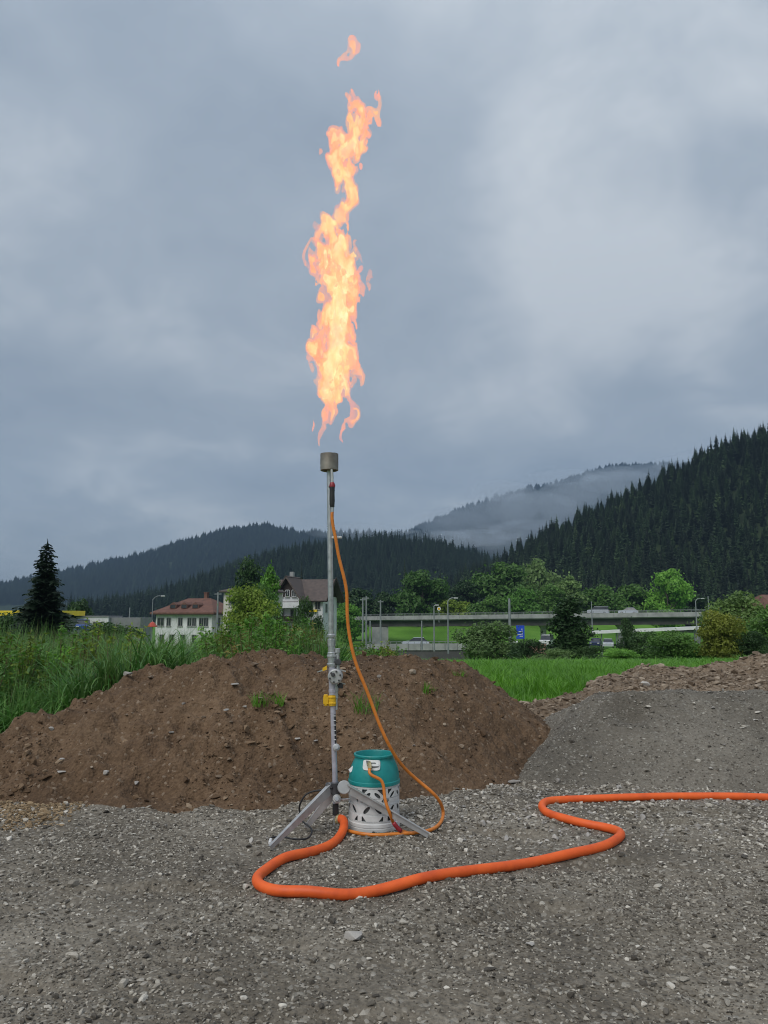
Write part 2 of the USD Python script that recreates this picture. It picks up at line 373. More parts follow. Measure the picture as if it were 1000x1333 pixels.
M['spruce_near'] = leafy('near_spruce_needles', (.010, .022, .012), (.020, .040, .020), (.040, .068, .032), 0.12, 0.9, 0.1, 0.65)
M['leaf_mid'] = leafy('mid_green_leaves', (0.055, 0.125, 0.023), (0.117, 0.233, 0.041), (0.219, 0.380, 0.073), 0.3, 0.5)
M['leaf_bright'] = leafy('bright_green_leaves', (0.083, 0.204, 0.028), (0.168, 0.366, 0.046), (0.299, 0.564, 0.088), 0.32, 0.5)
M['leaf_dark'] = leafy('dark_green_leaves', (0.020, 0.051, 0.013), (0.043, 0.091, 0.022), (0.080, 0.156, 0.039), 0.22, 0.6)
M['leaf_yellow'] = leafy('yellow_green_leaves', (0.119, 0.149, 0.018), (0.229, 0.258, 0.035), (0.358, 0.378, 0.064), 0.32, 0.8)
M['leaf_lime'] = leafy('lime_willow_leaves', (0.1, 0.16, 0.018), (0.22, 0.31, 0.04), (0.36, 0.45, 0.08), 0.35, 0.5)
M['leaf_grey'] = leafy('grey_green_leaves', (0.099, 0.166, 0.052), (0.196, 0.302, 0.096), (0.336, 0.474, 0.160), 0.3, 0.7)
M['leaf_pale'] = leafy('pale_willow_leaves', (0.090, 0.157, 0.043), (0.180, 0.284, 0.073), (0.300, 0.434, 0.121), 0.32, 0.7)
M['reed'] = leafy('reed_blades', (0.039, 0.124, 0.020), (0.121, 0.292, 0.055), (0.286, 0.497, 0.132), 0.32, 0.9, 0.22, 0.45)
M['reed_lite'] = leafy('pale_reed_blades', (0.09, 0.19, 0.045), (0.18, 0.33, 0.085), (0.32, 0.48, 0.17), 0.32, 0.9, 0.22, 0.45)
M['dry'] = leafy('dry_stalks', (.10, .070, .035), (.17, .125, .065), (.27, .21, .12), 0.2, 0.9)
M['rust'] = leafy('rusty_weeds', (0.137, 0.124, 0.035), (0.260, 0.220, 0.056), (0.409, 0.366, 0.099), 0.25, 1.2)
M['grass'] = leafy('meadow_grass', (0.082, 0.216, 0.017), (0.146, 0.342, 0.031), (0.237, 0.486, 0.058), 0.35, 0.5, 0.2, 0.5)
M['haze'] = usdkit.material(stage, '/World/Looks/valley_haze', {'v': ('principled_volume', {'color': (.50, .72, 1.0), 'density': 0.000095, 'anisotropy': 0.0})}, [], volume='v.volume')


# ------------------------------------------------------------ terrain shapes
def sm(a, b, k):
    """Smooth minimum."""
    h = np.clip(0.5 + 0.5 * (b - a) / k, 0, 1)
    return b * (1 - h) + a * h - k * h * (1 - h)


def P3(x, y, s, z=0.0): return np.stack([x * s, y * s, np.zeros_like(x) + z], -1)


def yard_z(x, y):
    z = 0.05 * (meshkit.fbm(P3(x, y, 0.55), 3, 5) - .5) + 0.045 * (meshkit.fbm(P3(x, y, 2.6), 3, 9) - .5) + 0.022 * (meshkit.fbm(P3(x, y, 11), 3, 3) - .5)
    g = meshkit.fbm(P3(x * .45, y, 3.1, 7.3), 3, 21)
    z -= 0.035 * np.clip((0.40 - g) / 0.1, 0, 1)           # shallow scrapes and hollows
    z += 0.05 * np.exp(-(((x + 3.0) / 1.5) ** 2 + ((y - 5.3) / .35) ** 2))
    return z


def valley_z(x, y):
    r = np.hypot(x, y)
    z = np.interp(y, [-50, 6.5, 8.0, 10, 25, 45, 100, 160], [-.2, -.2, 0.02, .28, -.28, -1.6, -6.0, -6.6])
    return z + 0.12 * (meshkit.fbm(P3(x, y, 0.25), 3, 2) - .5)


def soil_z(x, y):
    w = 0.28 * (meshkit.fbm(P3(x, y, 0.9), 3, 31) - .5)
    H = np.interp(x, [-5.2, -4.3, -3.4, -2.95, -2.5, -2.1, -1.5, -1.1, -.4, .55, .78, 1.12, 1.5, 1.95, 2.4], [-.3, -.2, .08, .34, .60, .76, .92, .92, .89, .89, .86, .58, .30, -.06, -.2])
    yt = np.interp(x, [-4, -2.6, -1.0, .2, .8, 1.4, 2], [5.25, 5.34, 5.42, 5.7, 6.05, 6.65, 7.2])
    front = (y + w * .55 - yt) * 0.64
    back = (9.4 + w - y) * 0.55
    z = sm(sm(front, H + 0.10 * (meshkit.fbm(P3(x, y, 1.6), 3, 8) - .5), 0.14), back, 0.2)
    f1 = meshkit.fbm(P3(x, y, 3.3), 4, 12); f2 = meshkit.fbm(P3(x, y, 10.0), 4, 13)
    on = np.clip((z + .05) / .25, 0, 1)
    rid = np.abs(meshkit.fbm(P3(x * .8 + y * .5, y - .3 * x, 2.4), 3, 17) - .5) * 2
    left = np.clip((-0.3 - x) / .8, 0, 1)
    z = z + on * ((.45 + .55*left) * (0.17 * (f1 - .5) + 0.15 * (f2 - .5)) + 0.065 * (meshkit.fbm(P3(x, y, 24.0), 2, 19) - .5) + (.35 + left) * (0.11 * (rid - .3)) - (.4 + left) * .10 * np.clip(.16 - np.abs(meshkit.fbm(P3(x * 1.3 + .7 * y, y * .35 - .2 * x, 1.7), 3, 27) - .5), 0, .16) / .16 * np.clip((meshkit.fbm(P3(x, y, .8), 2, 28) - .42) * 6, 0, 1))
    for cx, cy, sx, sy, d in ((-1.62, 5.62, .14, .10, .12), (-1.33, 5.60, .10, .09, .10), (-.42, 5.62, .22, .11, .09), (-2.05, 5.55, .15, .08, .07)):
        z -= d * np.exp(-(((x - cx) / sx) ** 2 + ((y - cy) / sy) ** 2))      # washed-out hollows at the toe
    z += 0.05 * np.exp(-(((x + 1.55) / .22) ** 2 + ((y - 7.0) / .25) ** 2))
    return z


def grey_z(x, y):
    w = 0.2 * (meshkit.fbm(P3(x, y, 0.8), 3, 41) - .5)
    H = np.interp(x, [.5, 2.0, 2.6, 3.6, 5, 8], [.66, .80, .83, .81, .83, .82])
    yt = np.interp(x, [.8, 1.6, 2.5, 4, 7], [6.35, 6.1, 5.95, 5.9, 5.8])
    z = sm((y + w * .5 - yt) * 0.60, H, 0.12)
    z = sm(z, np.interp(x + w * .25 - .03 * (y - 7), [.7, .98, 1.08, 1.49, 1.96, 2.4], [-.2, -.04, .02, .27, .68, 1.1]), 0.06)
    z = sm(z, (8.35 - y) * .5, .15)
    on = np.clip((z + .05) / .2, 0, 1)
    z = z + on * (0.055 * (meshkit.fbm(P3(x, y, 3.0), 4, 42) - .5) + 0.035 * (meshkit.fbm(P3(x, y, 11.0), 4, 43) - .5))
    z -= 0.10 * np.exp(-(((x - 2.12) / .16) ** 2 + ((y - 6.78) / .09) ** 2))
    z += 0.05 * np.exp(-(((x - 2.12) / .20) ** 2 + ((y - 6.95) / .07) ** 2))
    return z


def bank_z(x, y):
    w = (meshkit.fbm(P3(x, y, 0.7), 3, 51) - .5)
    top = np.interp(x, [.2, 1.2, 2.2, 2.9, 4.2, 4.8, 5.4, 7], [.36, .50, .53, .50, .47, .50, .78, 1.0])
    z = sm((y + .8 * w - 7.15) * .27, top, .12)
    z = z + 0.13 * np.clip((x - 2.6) / .5, 0, 1) * np.exp(-((y - 10.9 - w) / .5) ** 2) * (0.55 + 1.6 * (meshkit.fbm(P3(x, y, 1.9), 3, 55) - .5))
    z = sm(z, (np.interp(x, [2.2, 3.6], [9.7, 12.3]) - y + w) * .5, .15)
    return z + 0.10 * (meshkit.fbm(P3(x, y, 3.2), 4, 52) - .5) + 0.05 * (meshkit.fbm(P3(x, y, 10.0), 4, 53) - .5)


def grid_mesh(x0, x1, y0, y1, step, fn, floor=None):
    nx, ny = int((x1 - x0) / step) + 1, int((y1 - y0) / step) + 1
    X, Y = np.meshgrid(np.linspace(x0, x1, nx), np.linspace(y0, y1, ny))
    Z = fn(X, Y)
    v = np.stack([X, Y, Z], -1).reshape(-1, 3)
    i, j = np.meshgrid(np.arange(ny - 1), np.arange(nx - 1), indexing='ij')
    a = i * nx + j
    q = np.stack([a, a + 1, a + nx + 1, a + nx], -1).reshape(-1, 4)
    if floor is not None:
        zf = Z.ravel() - floor(X, Y).ravel()
        q = q[(zf[q] > -0.06).any(1)]
    f = np.vstack([q[:, [0, 1, 2]], q[:, [0, 2, 3]]])
    m = trimesh.Trimesh(v, f, process=False)
    m.remove_unreferenced_vertices()
    return m


def top_z(x, y):
    """Highest surface at (x, y) and which it is: 0 yard, 1 soil, 2 grey, 3 bank, 4 meadow."""
    s = np.stack([np.where(y < 9.6, yard_z(x, y), -9), soil_z(x, y), grey_z(x, y), np.where((x > .15) & (y > 7.2), bank_z(x, y), -9), valley_z(x, y)])
    return s.max(0), s.argmax(0)


def hit(px, py):
    """First point of the ground or a heap on the ray through a photograph pixel."""
    Ys = np.arange(2.5, 12, .02)
    p = at(px, py, Ys[:1])[None] if False else CAM + (at(px, py, 1.0) - CAM) * Ys[:, None]
    z, _ = top_z(p[:, 0], p[:, 1])
    k = np.nonzero(z >= p[:, 2])[0]
    return None if not len(k) else np.array([p[k[0], 0], p[k[0], 1], z[k[0]]])


floor0 = lambda x, y: np.maximum(np.where(y < 9.6, yard_z(x, y), -9), valley_z(x, y))
obj('/World', 'gravel_yard', grid_mesh(-6.5, 7.5, 0.6, 9.6, 0.022, yard_z), M['gravel'], True, kind='structure')
obj('/World', 'soil_heap', grid_mesh(-5.3, 2.5, 5.0, 9.6, 0.02, soil_z, floor0), M['soil'], True, 'low brown soil heap behind the flare, grass tufts on its slope', 'soil heap')
obj('/World', 'gravel_heap', grid_mesh(.6, 7.5, 5.5, 10.3, 0.022, grey_z, floor0), M['greyheap'], True, 'smooth grey heap of crushed stone at the right', 'gravel heap')
obj('/World', 'dirt_bank', grid_mesh(.2, 8.5, 7.2, 12.4, 0.03, bank_z, floor0), M['bank'], True, 'tan dirt bank with a track and rubble ridge behind the grey heap', 'dirt bank')

# the valley floor, one sheet out to the horizon
gx = np.unique(np.r_[-np.geomspace(16, 9000, 34)[::-1], np.arange(-15, 15.1, .5), np.geomspace(16, 9000, 34)])
gy = np.unique(np.r_[-np.geomspace(6, 3000, 12)[::-1], np.arange(-5, 48, .5), np.geomspace(49, 9000, 40)])
X, Y = np.meshgrid(gx, gy); Z = valley_z(X, Y)
a = (np.arange(len(gy) - 1)[:, None] * len(gx) + np.arange(len(gx) - 1)[None]).ravel(); nx = len(gx)
vf = trimesh.Trimesh(np.stack([X, Y, Z], -1).reshape(-1, 3), np.vstack([np.stack([a, a+1, a+nx+1], 1), np.stack([a, a+nx+1, a+nx], 1)]), process=False)
obj('/World', 'valley_floor', vf, M['field'], True, kind='structure')


# hills: height fields
def hill_right(x, y):
    H = np.interp(x, [0, 20, 40, 75, 130, 190, 275, 400, 700], [-7, 0, 9, 25, 54, 84, 123, 170, 220])
    foot = np.interp(x, [0, 100, 400], [430, 350, 310])
    t = np.clip((y - foot) / (560 - foot), 0, 1)
    return -6.8 + (H + 6.8) * (t * .75 + .25 * t * t * (3 - 2*t)) + 7 * (meshkit.fbm(P3(x, y, 0.012), 3, 61) - .5) * np.clip(t * 4, 0, 1) - 0.25 * np.maximum(y - 600, 0)

def hill_mid(x, y):
    H = np.interp(x, [-330, -245, -180, -90, 0, 60, 140, 220], [-8, 14, 48, 72, 80, 74, 50, 30])
    t = np.clip((y - 620) / 300, 0, 1)
    return -6.9 + (H + 6.9) * (.5 * t + .5 * t * t * (3 - 2*t)) + 10 * (meshkit.fbm(P3(x, y, 0.01), 3, 62) - .5) * t - 0.3 * np.maximum(y - 960, 0)

def hill_left(x, y):
    return 1.8 * hill_left_shape(x / 1.8, y / 1.8) + 4

def hill_left_shape(x, y):
    H = np.interp(x, [-1500, -750, -640, -520, -440, -370, -300, -230, -170, -100, 0, 70, 180, 400], [0, 28, 66, 92, 112, 138, 158, 166, 152, 148, 148, 150, 130, 90])
    t = np.clip((y - 950) / 560, 0, 1)
    return -7.0 + (H + 7) * (.5 * t + .5 * t * t * (3 - 2*t)) + 16 * (meshkit.fbm(P3(x, y, 0.006), 3, 63) - .5) * t - 0.3 * np.maximum(y - 1560, 0)

def hill_far(x, y):
    return 1.6 * hill_far_shape(x / 1.6, y / 1.6) + 3

def hill_far_shape(x, y):
    H = np.interp(x, [-600, 0, 110, 250, 380, 520, 780, 960, 1300, 2200], [120, 200, 285, 345, 390, 425, 492, 505, 500, 480])
    t = np.clip((y - 1500) / 1100, 0, 1)
    return -7.1 + (H + 7.1) * (.6 * t + .4 * t * t * (3 - 2*t)) + 26 * (meshkit.fbm(P3(x, y, 0.004), 3, 64) - .5) * t - 0.3 * np.maximum(y - 2650, 0)

for nm, fn, ex, st in (('right_hill', hill_right, (0, 760, 300, 760), 12), ('middle_hill', hill_mid, (-420, 400, 600, 1150), 14), ('left_hill', hill_left, (-3100, 1000, 1680, 3400), 45), ('far_hill', hill_far, (-1000, 3600, 2380, 4800), 70)):
    obj('/World', nm, grid_mesh(*ex, st, fn), M['hill'], True, kind='structure')

# the meadow slope seen under the road bridge
def slope_z(x, y): return -6.3 + np.clip((y - 205) / 45, 0, 1) * 7.0 + .6 * (meshkit.fbm(P3(x, y, 0.05), 2, 71) - .5)
obj('/World', 'meadow_slope', grid_mesh(-5, 80, 198, 275, 3.0, slope_z), M['farfield'], True, kind='structure')


# ------------------------------------------------------------ vegetation shapes
def ribbons(n, base_r, length, width, droop, seg=4, seed=0, lean=0.35, wobble=.2):
    """Grass blades as bent ribbons."""
    r = np.random.default_rng(seed)
    az = r.uniform(0, 2*np.pi, n); L = length * r.uniform(.55, 1.1, n); w = width * r.uniform(.6, 1.2, n)
    rb = base_r * np.sqrt(r.uniform(0, 1, n)); ab = r.uniform(0, 2*np.pi, n)
    base = np.stack([rb*np.cos(ab), rb*np.sin(ab), -0.03 + 0*rb], 1)
    tilt0 = r.uniform(.02, lean, n); bend = droop * r.uniform(.4, 1.2, n)
    vs, fs = [], []
    p = base.copy(); side = np.stack([-np.sin(az), np.cos(az), 0*az], 1)
    for k in range(seg + 1):
        t = k / seg
        ww = (w * (1 - t ** 1.8) * (0.55 + .45*min(1, t*4)))[:, None] * .5
        vs.append(np.stack([p - side*ww, p + side*ww], 1))
        ang = tilt0 + bend * t ** 1.6
        d = np.stack([np.sin(ang)*np.cos(az), np.sin(ang)*np.sin(az), np.cos(ang)], 1)
        p = p + d * (L / seg)[:, None]
    v = np.stack(vs, 1)                       # n, seg+1, 2, 3
    idx = np.arange(n*(seg+1)*2).reshape(n, seg+1, 2)
    a, b, c, d = idx[:, :-1, 0].ravel(), idx[:, :-1, 1].ravel(), idx[:, 1:, 1].ravel(), idx[:, 1:, 0].ravel()
    return trimesh.Trimesh(v.reshape(-1, 3), np.vstack([np.stack([a, b, c], 1), np.stack([a, c, d], 1)]), process=False)


def leaf_cloud(centres, normals, size, r, aspect=1.5, jitter=.9):
    """Leaf-sized folded quads at the points."""
    n = len(centres)
    nrm = normals + jitter * r.normal(size=(n, 3)); nrm /= np.linalg.norm(nrm, axis=1, keepdims=True)
    u = np.cross(nrm, r.normal(size=(n, 3))); u /= np.linalg.norm(u, axis=1, keepdims=True); v = np.cross(nrm, u)
    s = size * r.uniform(.55, 1.25, n)[:, None]
    a, b = u * s * aspect * .5, v * s * .5
    q = np.stack([centres - a, centres - b * .9 + nrm * s * .12, centres + a, centres + b * .9 + nrm * s * .12], 1)
    i = np.arange(n)[:, None] * 4
    return trimesh.Trimesh(q.reshape(-1, 3), np.vstack([i + [0, 1, 2], i + [0, 2, 3]]), process=False)


def broadleaf(seed, h=10., w=8., leaves=4200, leaf=.34, lobes=16, low=.18, cone=0.0, stems=1, drop=0.0):
    """(trunk with limbs, crown) of a tree of height h and width w; cone 0 = round, 1 = pointed; low = where the crown starts."""
    r = np.random.default_rng(seed)
    cs = []
    for k in range(lobes):
        t = (k + r.uniform(0, 1)) / lobes
        z = low + (1 - low) * (.08 + .84 * t)
        env = (np.sin(np.pi * np.clip((z - low * .55) / (1.02 - low * .55), 0, 1)) ** .62) * (1 - cone * max(0, (z - low) / (1 - low)) ** .9)
        a = r.uniform(0, 2*np.pi); rad = .36 * env * r.uniform(.25, 1.15)
        cs.append((rad*np.cos(a)*w, rad*np.sin(a)*w, z*h, (.13 + .17*env*r.uniform(.6, 1.2)) * w * .82))
    cs = np.array(cs)
    wts = cs[:, 3] ** 2; wts /= wts.sum()
    k = r.choice(len(cs), leaves, p=wts)
    d = r.normal(size=(leaves, 3)); d /= np.linalg.norm(d, axis=1, keepdims=True)
    d[:, 2] = np.where(d[:, 2] < -.3, d[:, 2]*.5, d[:, 2])
    rad = cs[k, 3] * (r.uniform(.3, 1., leaves) ** .45) * (1 + .32 * r.normal(size=leaves) * (r.uniform(size=leaves) < .3))
    zs = h / w * .78 if cone < .5 else 1.25
    c = cs[k, :3] + d * rad[:, None] * [1, 1, max(.75, min(zs, 1.3))]
    if drop: c[:, 2] -= drop * h * (np.hypot(c[:, 0], c[:, 1]) / (w * .5)) ** 2 * r.uniform(0, 1, leaves)
    # small gaps: leaves thin out where a coarse noise is low
    keep = meshkit.noise(c * (5.0 / w), seed) > .22
    c, d = c[keep], d[keep]
    c[:, 2] = np.maximum(c[:, 2], .02 * h)
    crown = leaf_cloud(c, d + [0, 0, .35], leaf, r)
    tm = MB()
    for s in range(stems):
        o = V(0, 0, 0) if stems == 1 else V(*(r.uniform(-.06, .06, 2) * w), 0)
        top = V(*(o[:2] + r.normal(size=2) * .03 * w), h * .78)
        tm.tube(spline([o + [0, 0, -.3], o * .8 + [r.normal()*.01*w, r.normal()*.01*w, h*.3], top], 7), np.linspace(.022*h/np.sqrt(stems), .005*h, 7), 7)
    for q in cs[r.choice(len(cs), 9, replace=False)]:
        z0 = max(.12*h, q[2] - .28*h)
        tm.tube([[0, 0, z0], [q[0]*.5, q[1]*.5, (z0+q[2])/2], [q[0], q[1], q[2]]], [.009*h, .006*h, .002*h], 5)
    return tm.mesh(), crown


def conifer(seed, h=20., w=6.5, boughs=230, low=.05, sprays=1, droop=.45, ragged=.35, width=.34, curtain=.6):
    """(trunk, crown): drooping boughs set all round the stem, shorter towards the tip, each with hanging twigs."""
    r = np.random.default_rng(seed)
    vs, fs, n = [], [], 0
    side_bias = r.uniform(0, 6.28)
    for k in range(boughs):
        t = 1 - (1 - (k + r.uniform()) / boughs) ** .72
        z = h * (low + (.985 - low) * t)
        R = .5 * w * (1 - t) ** .9 * (1 + .12 * np.sin(9 * t + side_bias)) + .012 * w
        a = k * 2.39996 + r.uniform(-.5, .5)
        L = R * r.uniform(1 - ragged * 1.5, 1.12)
        dr = droop * r.uniform(.5, 1.3) * L
        ca, sa = np.cos(a), np.sin(a)
        def pt(u, side, lift): return [ca*u - sa*side, sa*u + ca*side, z + lift]
        if sprays == 1:
            wd = width * L * r.uniform(.8, 1.3) + .02 * w
            hang = curtain * wd + .02 * h * (1 - t)
            q = [pt(0, 0, .10*L), pt(.6*L, wd, -dr*.6 - hang), pt(L, 0, -dr + .06*L), pt(.6*L, -wd, -dr*.6 - hang)]
            vs += q; fs += [[n, n+1, n+2], [n, n+2, n+3]]; n += 4
        else:
            for s in range(sprays):
                u = L * (s + r.uniform(.2, 1)) / sprays
                l = -dr * (u / L) ** 1.2 + .10 * L * max(0, u/L - .75) * 3
                for sd in (-1, 1):
                    tl = (.30 * L * (1.15 - u / L) + .045 * w) * r.uniform(.6, 1.3)
                    b = r.uniform(.35, 1.0); hg = tl * r.uniform(.3, .95); tw = .30 * tl
                    q = [pt(u - tw*.5, 0, l), pt(u + tl*.45*b - tw, sd*tl*.55, l - hg*.45), pt(u + tl*.7*b, sd*tl, l - hg), pt(u + tl*.45*b + tw, sd*tl*.5, l - hg*.35)]
                    vs += q; fs += [[n, n+1, n+2], [n, n+2, n+3]]; n += 4
            q = [pt(0, 0, .02*L), pt(.5*L, .05*L, -dr*.45 - .04*L), pt(L*1.04, 0, -dr + .10*L), pt(.5*L, -.05*L, -dr*.45 - .04*L)]
            vs += q; fs += [[n, n+1, n+2], [n, n+2, n+3]]; n += 4
    vs += [[.015*w, 0, h*.94], [-.015*w, .015*w, h*.94], [0, 0, h*1.02]]; fs += [[n, n+1, n+2]]
    trunk = tube([[0, 0, -.5], [0, 0, h*.5], [0, 0, h*.97]], [.016*h, .009*h, .001*h], 6)
    return trunk, trimesh.Trimesh(np.array(vs, float), np.array(fs), process=False)


def tree_class(pair, leaf_mat, crown_name='crown'):
    c = new_class()
    usdkit.mesh(stage, c + '/trunk', pair[0], M['bark'], smooth=60)
    usdkit.mesh(stage, c + '/' + crown_name, pair[1], leaf_mat, smooth=False)
    return c


def stand(cls, name, label, cat, px, top, Y, h0, w0, wpx, gz=None, rz=None, group=None):
    """Stands a tree class at pixel column px, depth Y on the ground, its top at pixel row top and wpx pixels wide."""
    p = at(px, top, Y)
    g = float(valley_z(np.array([p[0]]), np.array([Y]))[0]) if gz is None else gz
    H = p[2] - g
    W = 1.22 * wpx / FPX * Y
    return instance(cls, name, label, cat, (p[0], Y, g), rz if rz is not None else rng.uniform(0, 6.28), (W / w0, W / w0, H / h0), group)


# ------------------------------------------------------------ forests on the hills
spr = [conifer(s, 20., 6.6, 240) for s in (1, 2, 3)] + [conifer(4, 20., 5.4, 200, .1, ragged=.45), conifer(5, 20, 7.6, 250, .04)]
spr_cls = [tree_class(p, M['spruce']) for p in spr]

def jitter_grid(x0, x1, y0, y1, st, r):
    xs, ys = np.meshgrid(np.arange(x0, x1, st), np.arange(y0, y1, st))
    return (xs + r.uniform(-.48, .48, xs.shape) * st).ravel(), (ys + r.uniform(-.48, .48, ys.shape) * st).ravel()

def pix(p):
    d = np.asarray(p, float) - CAM
    c, s = math.cos(PITCH), math.sin(PITCH)
    z = d[..., 1]*c + d[..., 2]*s; y = -d[..., 1]*s + d[..., 2]*c
    return 500 + FPX*d[..., 0]/z, 666.5 - FPX*y/z

def forest(fn, ext, step, seed, hmin, hmax, frame=(-60, 1060)):
    r = np.random.default_rng(seed)
    x, y = jitter_grid(*ext, step, r)
    z = fn(x, y)
    px, py = pix(np.stack([x, y, z + 15], -1))
    k = (z > -6.0) & (px > frame[0]) & (px < frame[1])
    x, y, z = x[k], y[k], z[k]
    clump = meshkit.fbm(P3(x, y, 0.02), 2, seed)
    h = (hmin + (hmax - hmin) * np.clip(.5 + 1.3*(clump - .5) + .35 * r.normal(size=len(x)), 0, 1.25))
    return x, y, z, h, r

x, y, z, h, r = forest(hill_right, (10, 520, 315, 640), 6.3, 5, 10, 20)
px, py = pix(np.stack([x, y, z + h], -1))
order = np.argsort(-h / y * np.where((py < 770) & (px < 1010) & (px > 560), 1, .2))
for q in order[:300]:
    i = int(r.integers(5))
    instance(spr_cls[i], 'spruce_tree', 'tall dark spruce in the dense forest on the right hillside', 'spruce', (x[q], y[q], z[q] - .4), r.uniform(0, 6.28), (h[q]/20*r.uniform(1.15, 1.6),)*2 + (h[q]/20,), 'spruces on the right hillside')
rest = order[300:]
def protos(mt_): return [[(p[1], mt_, False)] for p in spr]
def forest_stuff(name, x, y, z, h, r, mt_, label, wide=1.0):
    n = len(x)
    s = np.stack([h/20*r.uniform(.9, 1.25, n)*wide*1.12, h/20*r.uniform(.9, 1.25, n)*wide*1.12, h/20], 1)
    instancer(name, protos(mt_), np.stack([x, y, z - .4], 1), rot_quats(r.uniform(0, 6.28, n)), s, r.integers(0, 5, n), label, 'forest')
forest_stuff('hillside_forest', x[rest], y[rest], z[rest], h[rest], r, M['spruce'], 'dense dark spruce forest covering the steep right hillside', 1.2)
x, y, z, h, r = forest(hill_mid, (-330, 240, 640, 985), 8.0, 6, 14, 24)
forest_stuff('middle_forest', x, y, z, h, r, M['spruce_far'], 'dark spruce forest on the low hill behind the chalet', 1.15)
x, y, z, h, r = forest(hill_left, (-1800, 750, 1950, 2880), 20, 7, 20, 36)
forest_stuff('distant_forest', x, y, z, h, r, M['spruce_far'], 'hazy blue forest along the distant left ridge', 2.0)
x, y, z, h, r = forest(hill_far, (-150, 2500, 3000, 4290), 32, 8, 24, 42, (480, 1060))
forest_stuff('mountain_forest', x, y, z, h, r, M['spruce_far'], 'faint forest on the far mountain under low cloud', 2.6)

# ------------------------------------------------------------ trees of the valley
BL = {
    'round': (broadleaf(21, 10, 9, 7600, .42, 20, .10), 10, 9), 'round2': (broadleaf(22, 10, 9, 7600, .42, 17, .08), 10, 9),
    'oval': (broadleaf(23, 12, 7, 7000, .38, 20, .08), 12, 7), 'bush': (broadleaf(24, 4, 5, 7500, .17, 16, .0, stems=4), 4, 5),
    'bush2': (broadleaf(25, 4, 5, 7500, .16, 18, .0, stems=5), 4, 5), 'cone': (broadleaf(26, 6, 3.6, 8500, .15, 24, .0, cone=.6, stems=2), 6, 3.6),
    'willow': (broadleaf(27, 10, 9, 7500, .32, 17, .12, drop=.12), 10, 9), 'birch': (broadleaf(28, 12, 6, 7000, .32, 22, .10, cone=.55), 12, 6),
    'shrub': (broadleaf(29, 4, 4, 8500, .13, 20, .0, cone=.25, stems=6), 4, 4)}
cls_cache = {}
def bl(kind, leaf):
    if (kind, leaf) not in cls_cache:
        cls_cache[kind, leaf] = tree_class(BL[kind][0], M[leaf])
    return cls_cache[kind, leaf], BL[kind][1], BL[kind][2]

def T(kind, leaf, name, label, cat, px, top, Y, wpx, gz=None, group=None):
    c, h0, w0 = bl(kind, leaf)
    return stand(c, name, label, cat, px, top, Y, h0, w0, wpx, gz, None, group)

# row at the foot of the right hill, behind the bridge
for kind, leaf, px, top, Y, w, lab in [
    ('round', 'leaf_mid', 551, 744, 235, 62, 'large round green tree behind the left half of the bridge'),
    ('round2', 'leaf_dark', 600, 757, 262, 46, 'dark round tree just right of the large round tree'),
    ('round', 'leaf_mid', 652, 736, 268, 74, 'broad domed tree rising highest behind the middle of the bridge'),
    ('round2', 'leaf_grey', 702, 731, 280, 48, 'grey-green domed tree right of the broad domed tree'),
    ('birch', 'leaf_grey', 741, 746, 245, 40, 'pale pointed birch-like tree behind the bridge'),
    ('oval', 'leaf_mid', 719, 762, 240, 42, 'mid green oval tree left of the pale pointed tree'),
    ('round2', 'leaf_mid', 784, 764, 250, 58, 'low spreading tree behind the cars on the bridge'),
    ('round', 'leaf_mid', 829, 762, 252, 52, 'green tree between the cars and the bright round tree'),
    ('round', 'leaf_bright', 868, 743, 246, 50, 'bright green round tree against the dark spruce forest'),
    ('round2', 'leaf_dark', 500, 772, 240, 44, 'dark low tree behind the left end of the bridge'),
    ('round', 'leaf_lime', 594, 781, 238, 54, 'low light green tree directly above the bridge rail'),
    ('round2', 'leaf_mid', 637, 776, 236, 44, 'small rounded tree above the bridge rail, left of the tall bare post'),
    ('round', 'leaf_bright', 676, 768, 238, 44, 'small brighter tree above the rail, right of the tall bare post'),
    ('round2', 'leaf_dark', 760, 768, 256, 36, 'small dark tree between the pale pointed tree and the cars'),
    ('round', 'leaf_dark', 905, 772, 262, 44, 'dark bushy tree right of the bright round tree'),
    ('round', 'leaf_dark', 455, 768, 236, 60, 'dark rounded tree at the left end of the bridge beside the pole'),
    ('round2', 'leaf_bright', 452, 786, 190, 40, 'small bright green tree left of the bridge abutment'),
]:
    T(kind, leaf, 'broadleaf_tree', lab, 'tree', px, top, Y, w, -6.6)
con = spr_cls
for px, top, Y, w, lab in [(527, 727, 262, 20, 'narrow dark conifer standing just left of the large round tree'), (573, 737, 300, 22, 'dark pointed conifer behind the large round tree'),
                           (393, 729, 170, 17, 'dark conifer tip rising behind the chalet roof'), (618, 745, 320, 20, 'slender conifer between the two round trees')]:
    stand(con[0], 'conifer', lab, 'conifer', px, top, Y, 20., 6.6, w, -6.6)

# in front of the bridge
T('bush', 'leaf_grey', 'round_bush', 'wide olive bush at the left edge of the green meadow', 'bush', 638, 812, 62, 74)
T('cone', 'leaf_dark', 'narrow_tree', 'tall dark narrow tree hiding the middle of the bridge', 'tree', 742, 774, 58, 66)
T('shrub', 'leaf_dark', 'dark_shrub', 'dark upright shrub under the bridge pier', 'shrub', 820, 806, 62, 34)
T('bush2', 'leaf_mid', 'green_bush', 'round green bush behind the rubble ridge', 'bush', 876, 823, 46, 66)
T('bush2', 'leaf_yellow', 'yellow_bush', 'yellow-green bush behind the rubble ridge at right', 'bush', 934, 797, 40, 62)
T('shrub', 'leaf_pale', 'tall_shrub', 'tall grey-green shrub behind the yellow-green bush', 'shrub', 966, 771, 47, 84)
T('shrub', 'leaf_mid', 'tall_shrub', 'tall green shrub cut off by the right edge', 'shrub', 1006, 785, 43, 74)
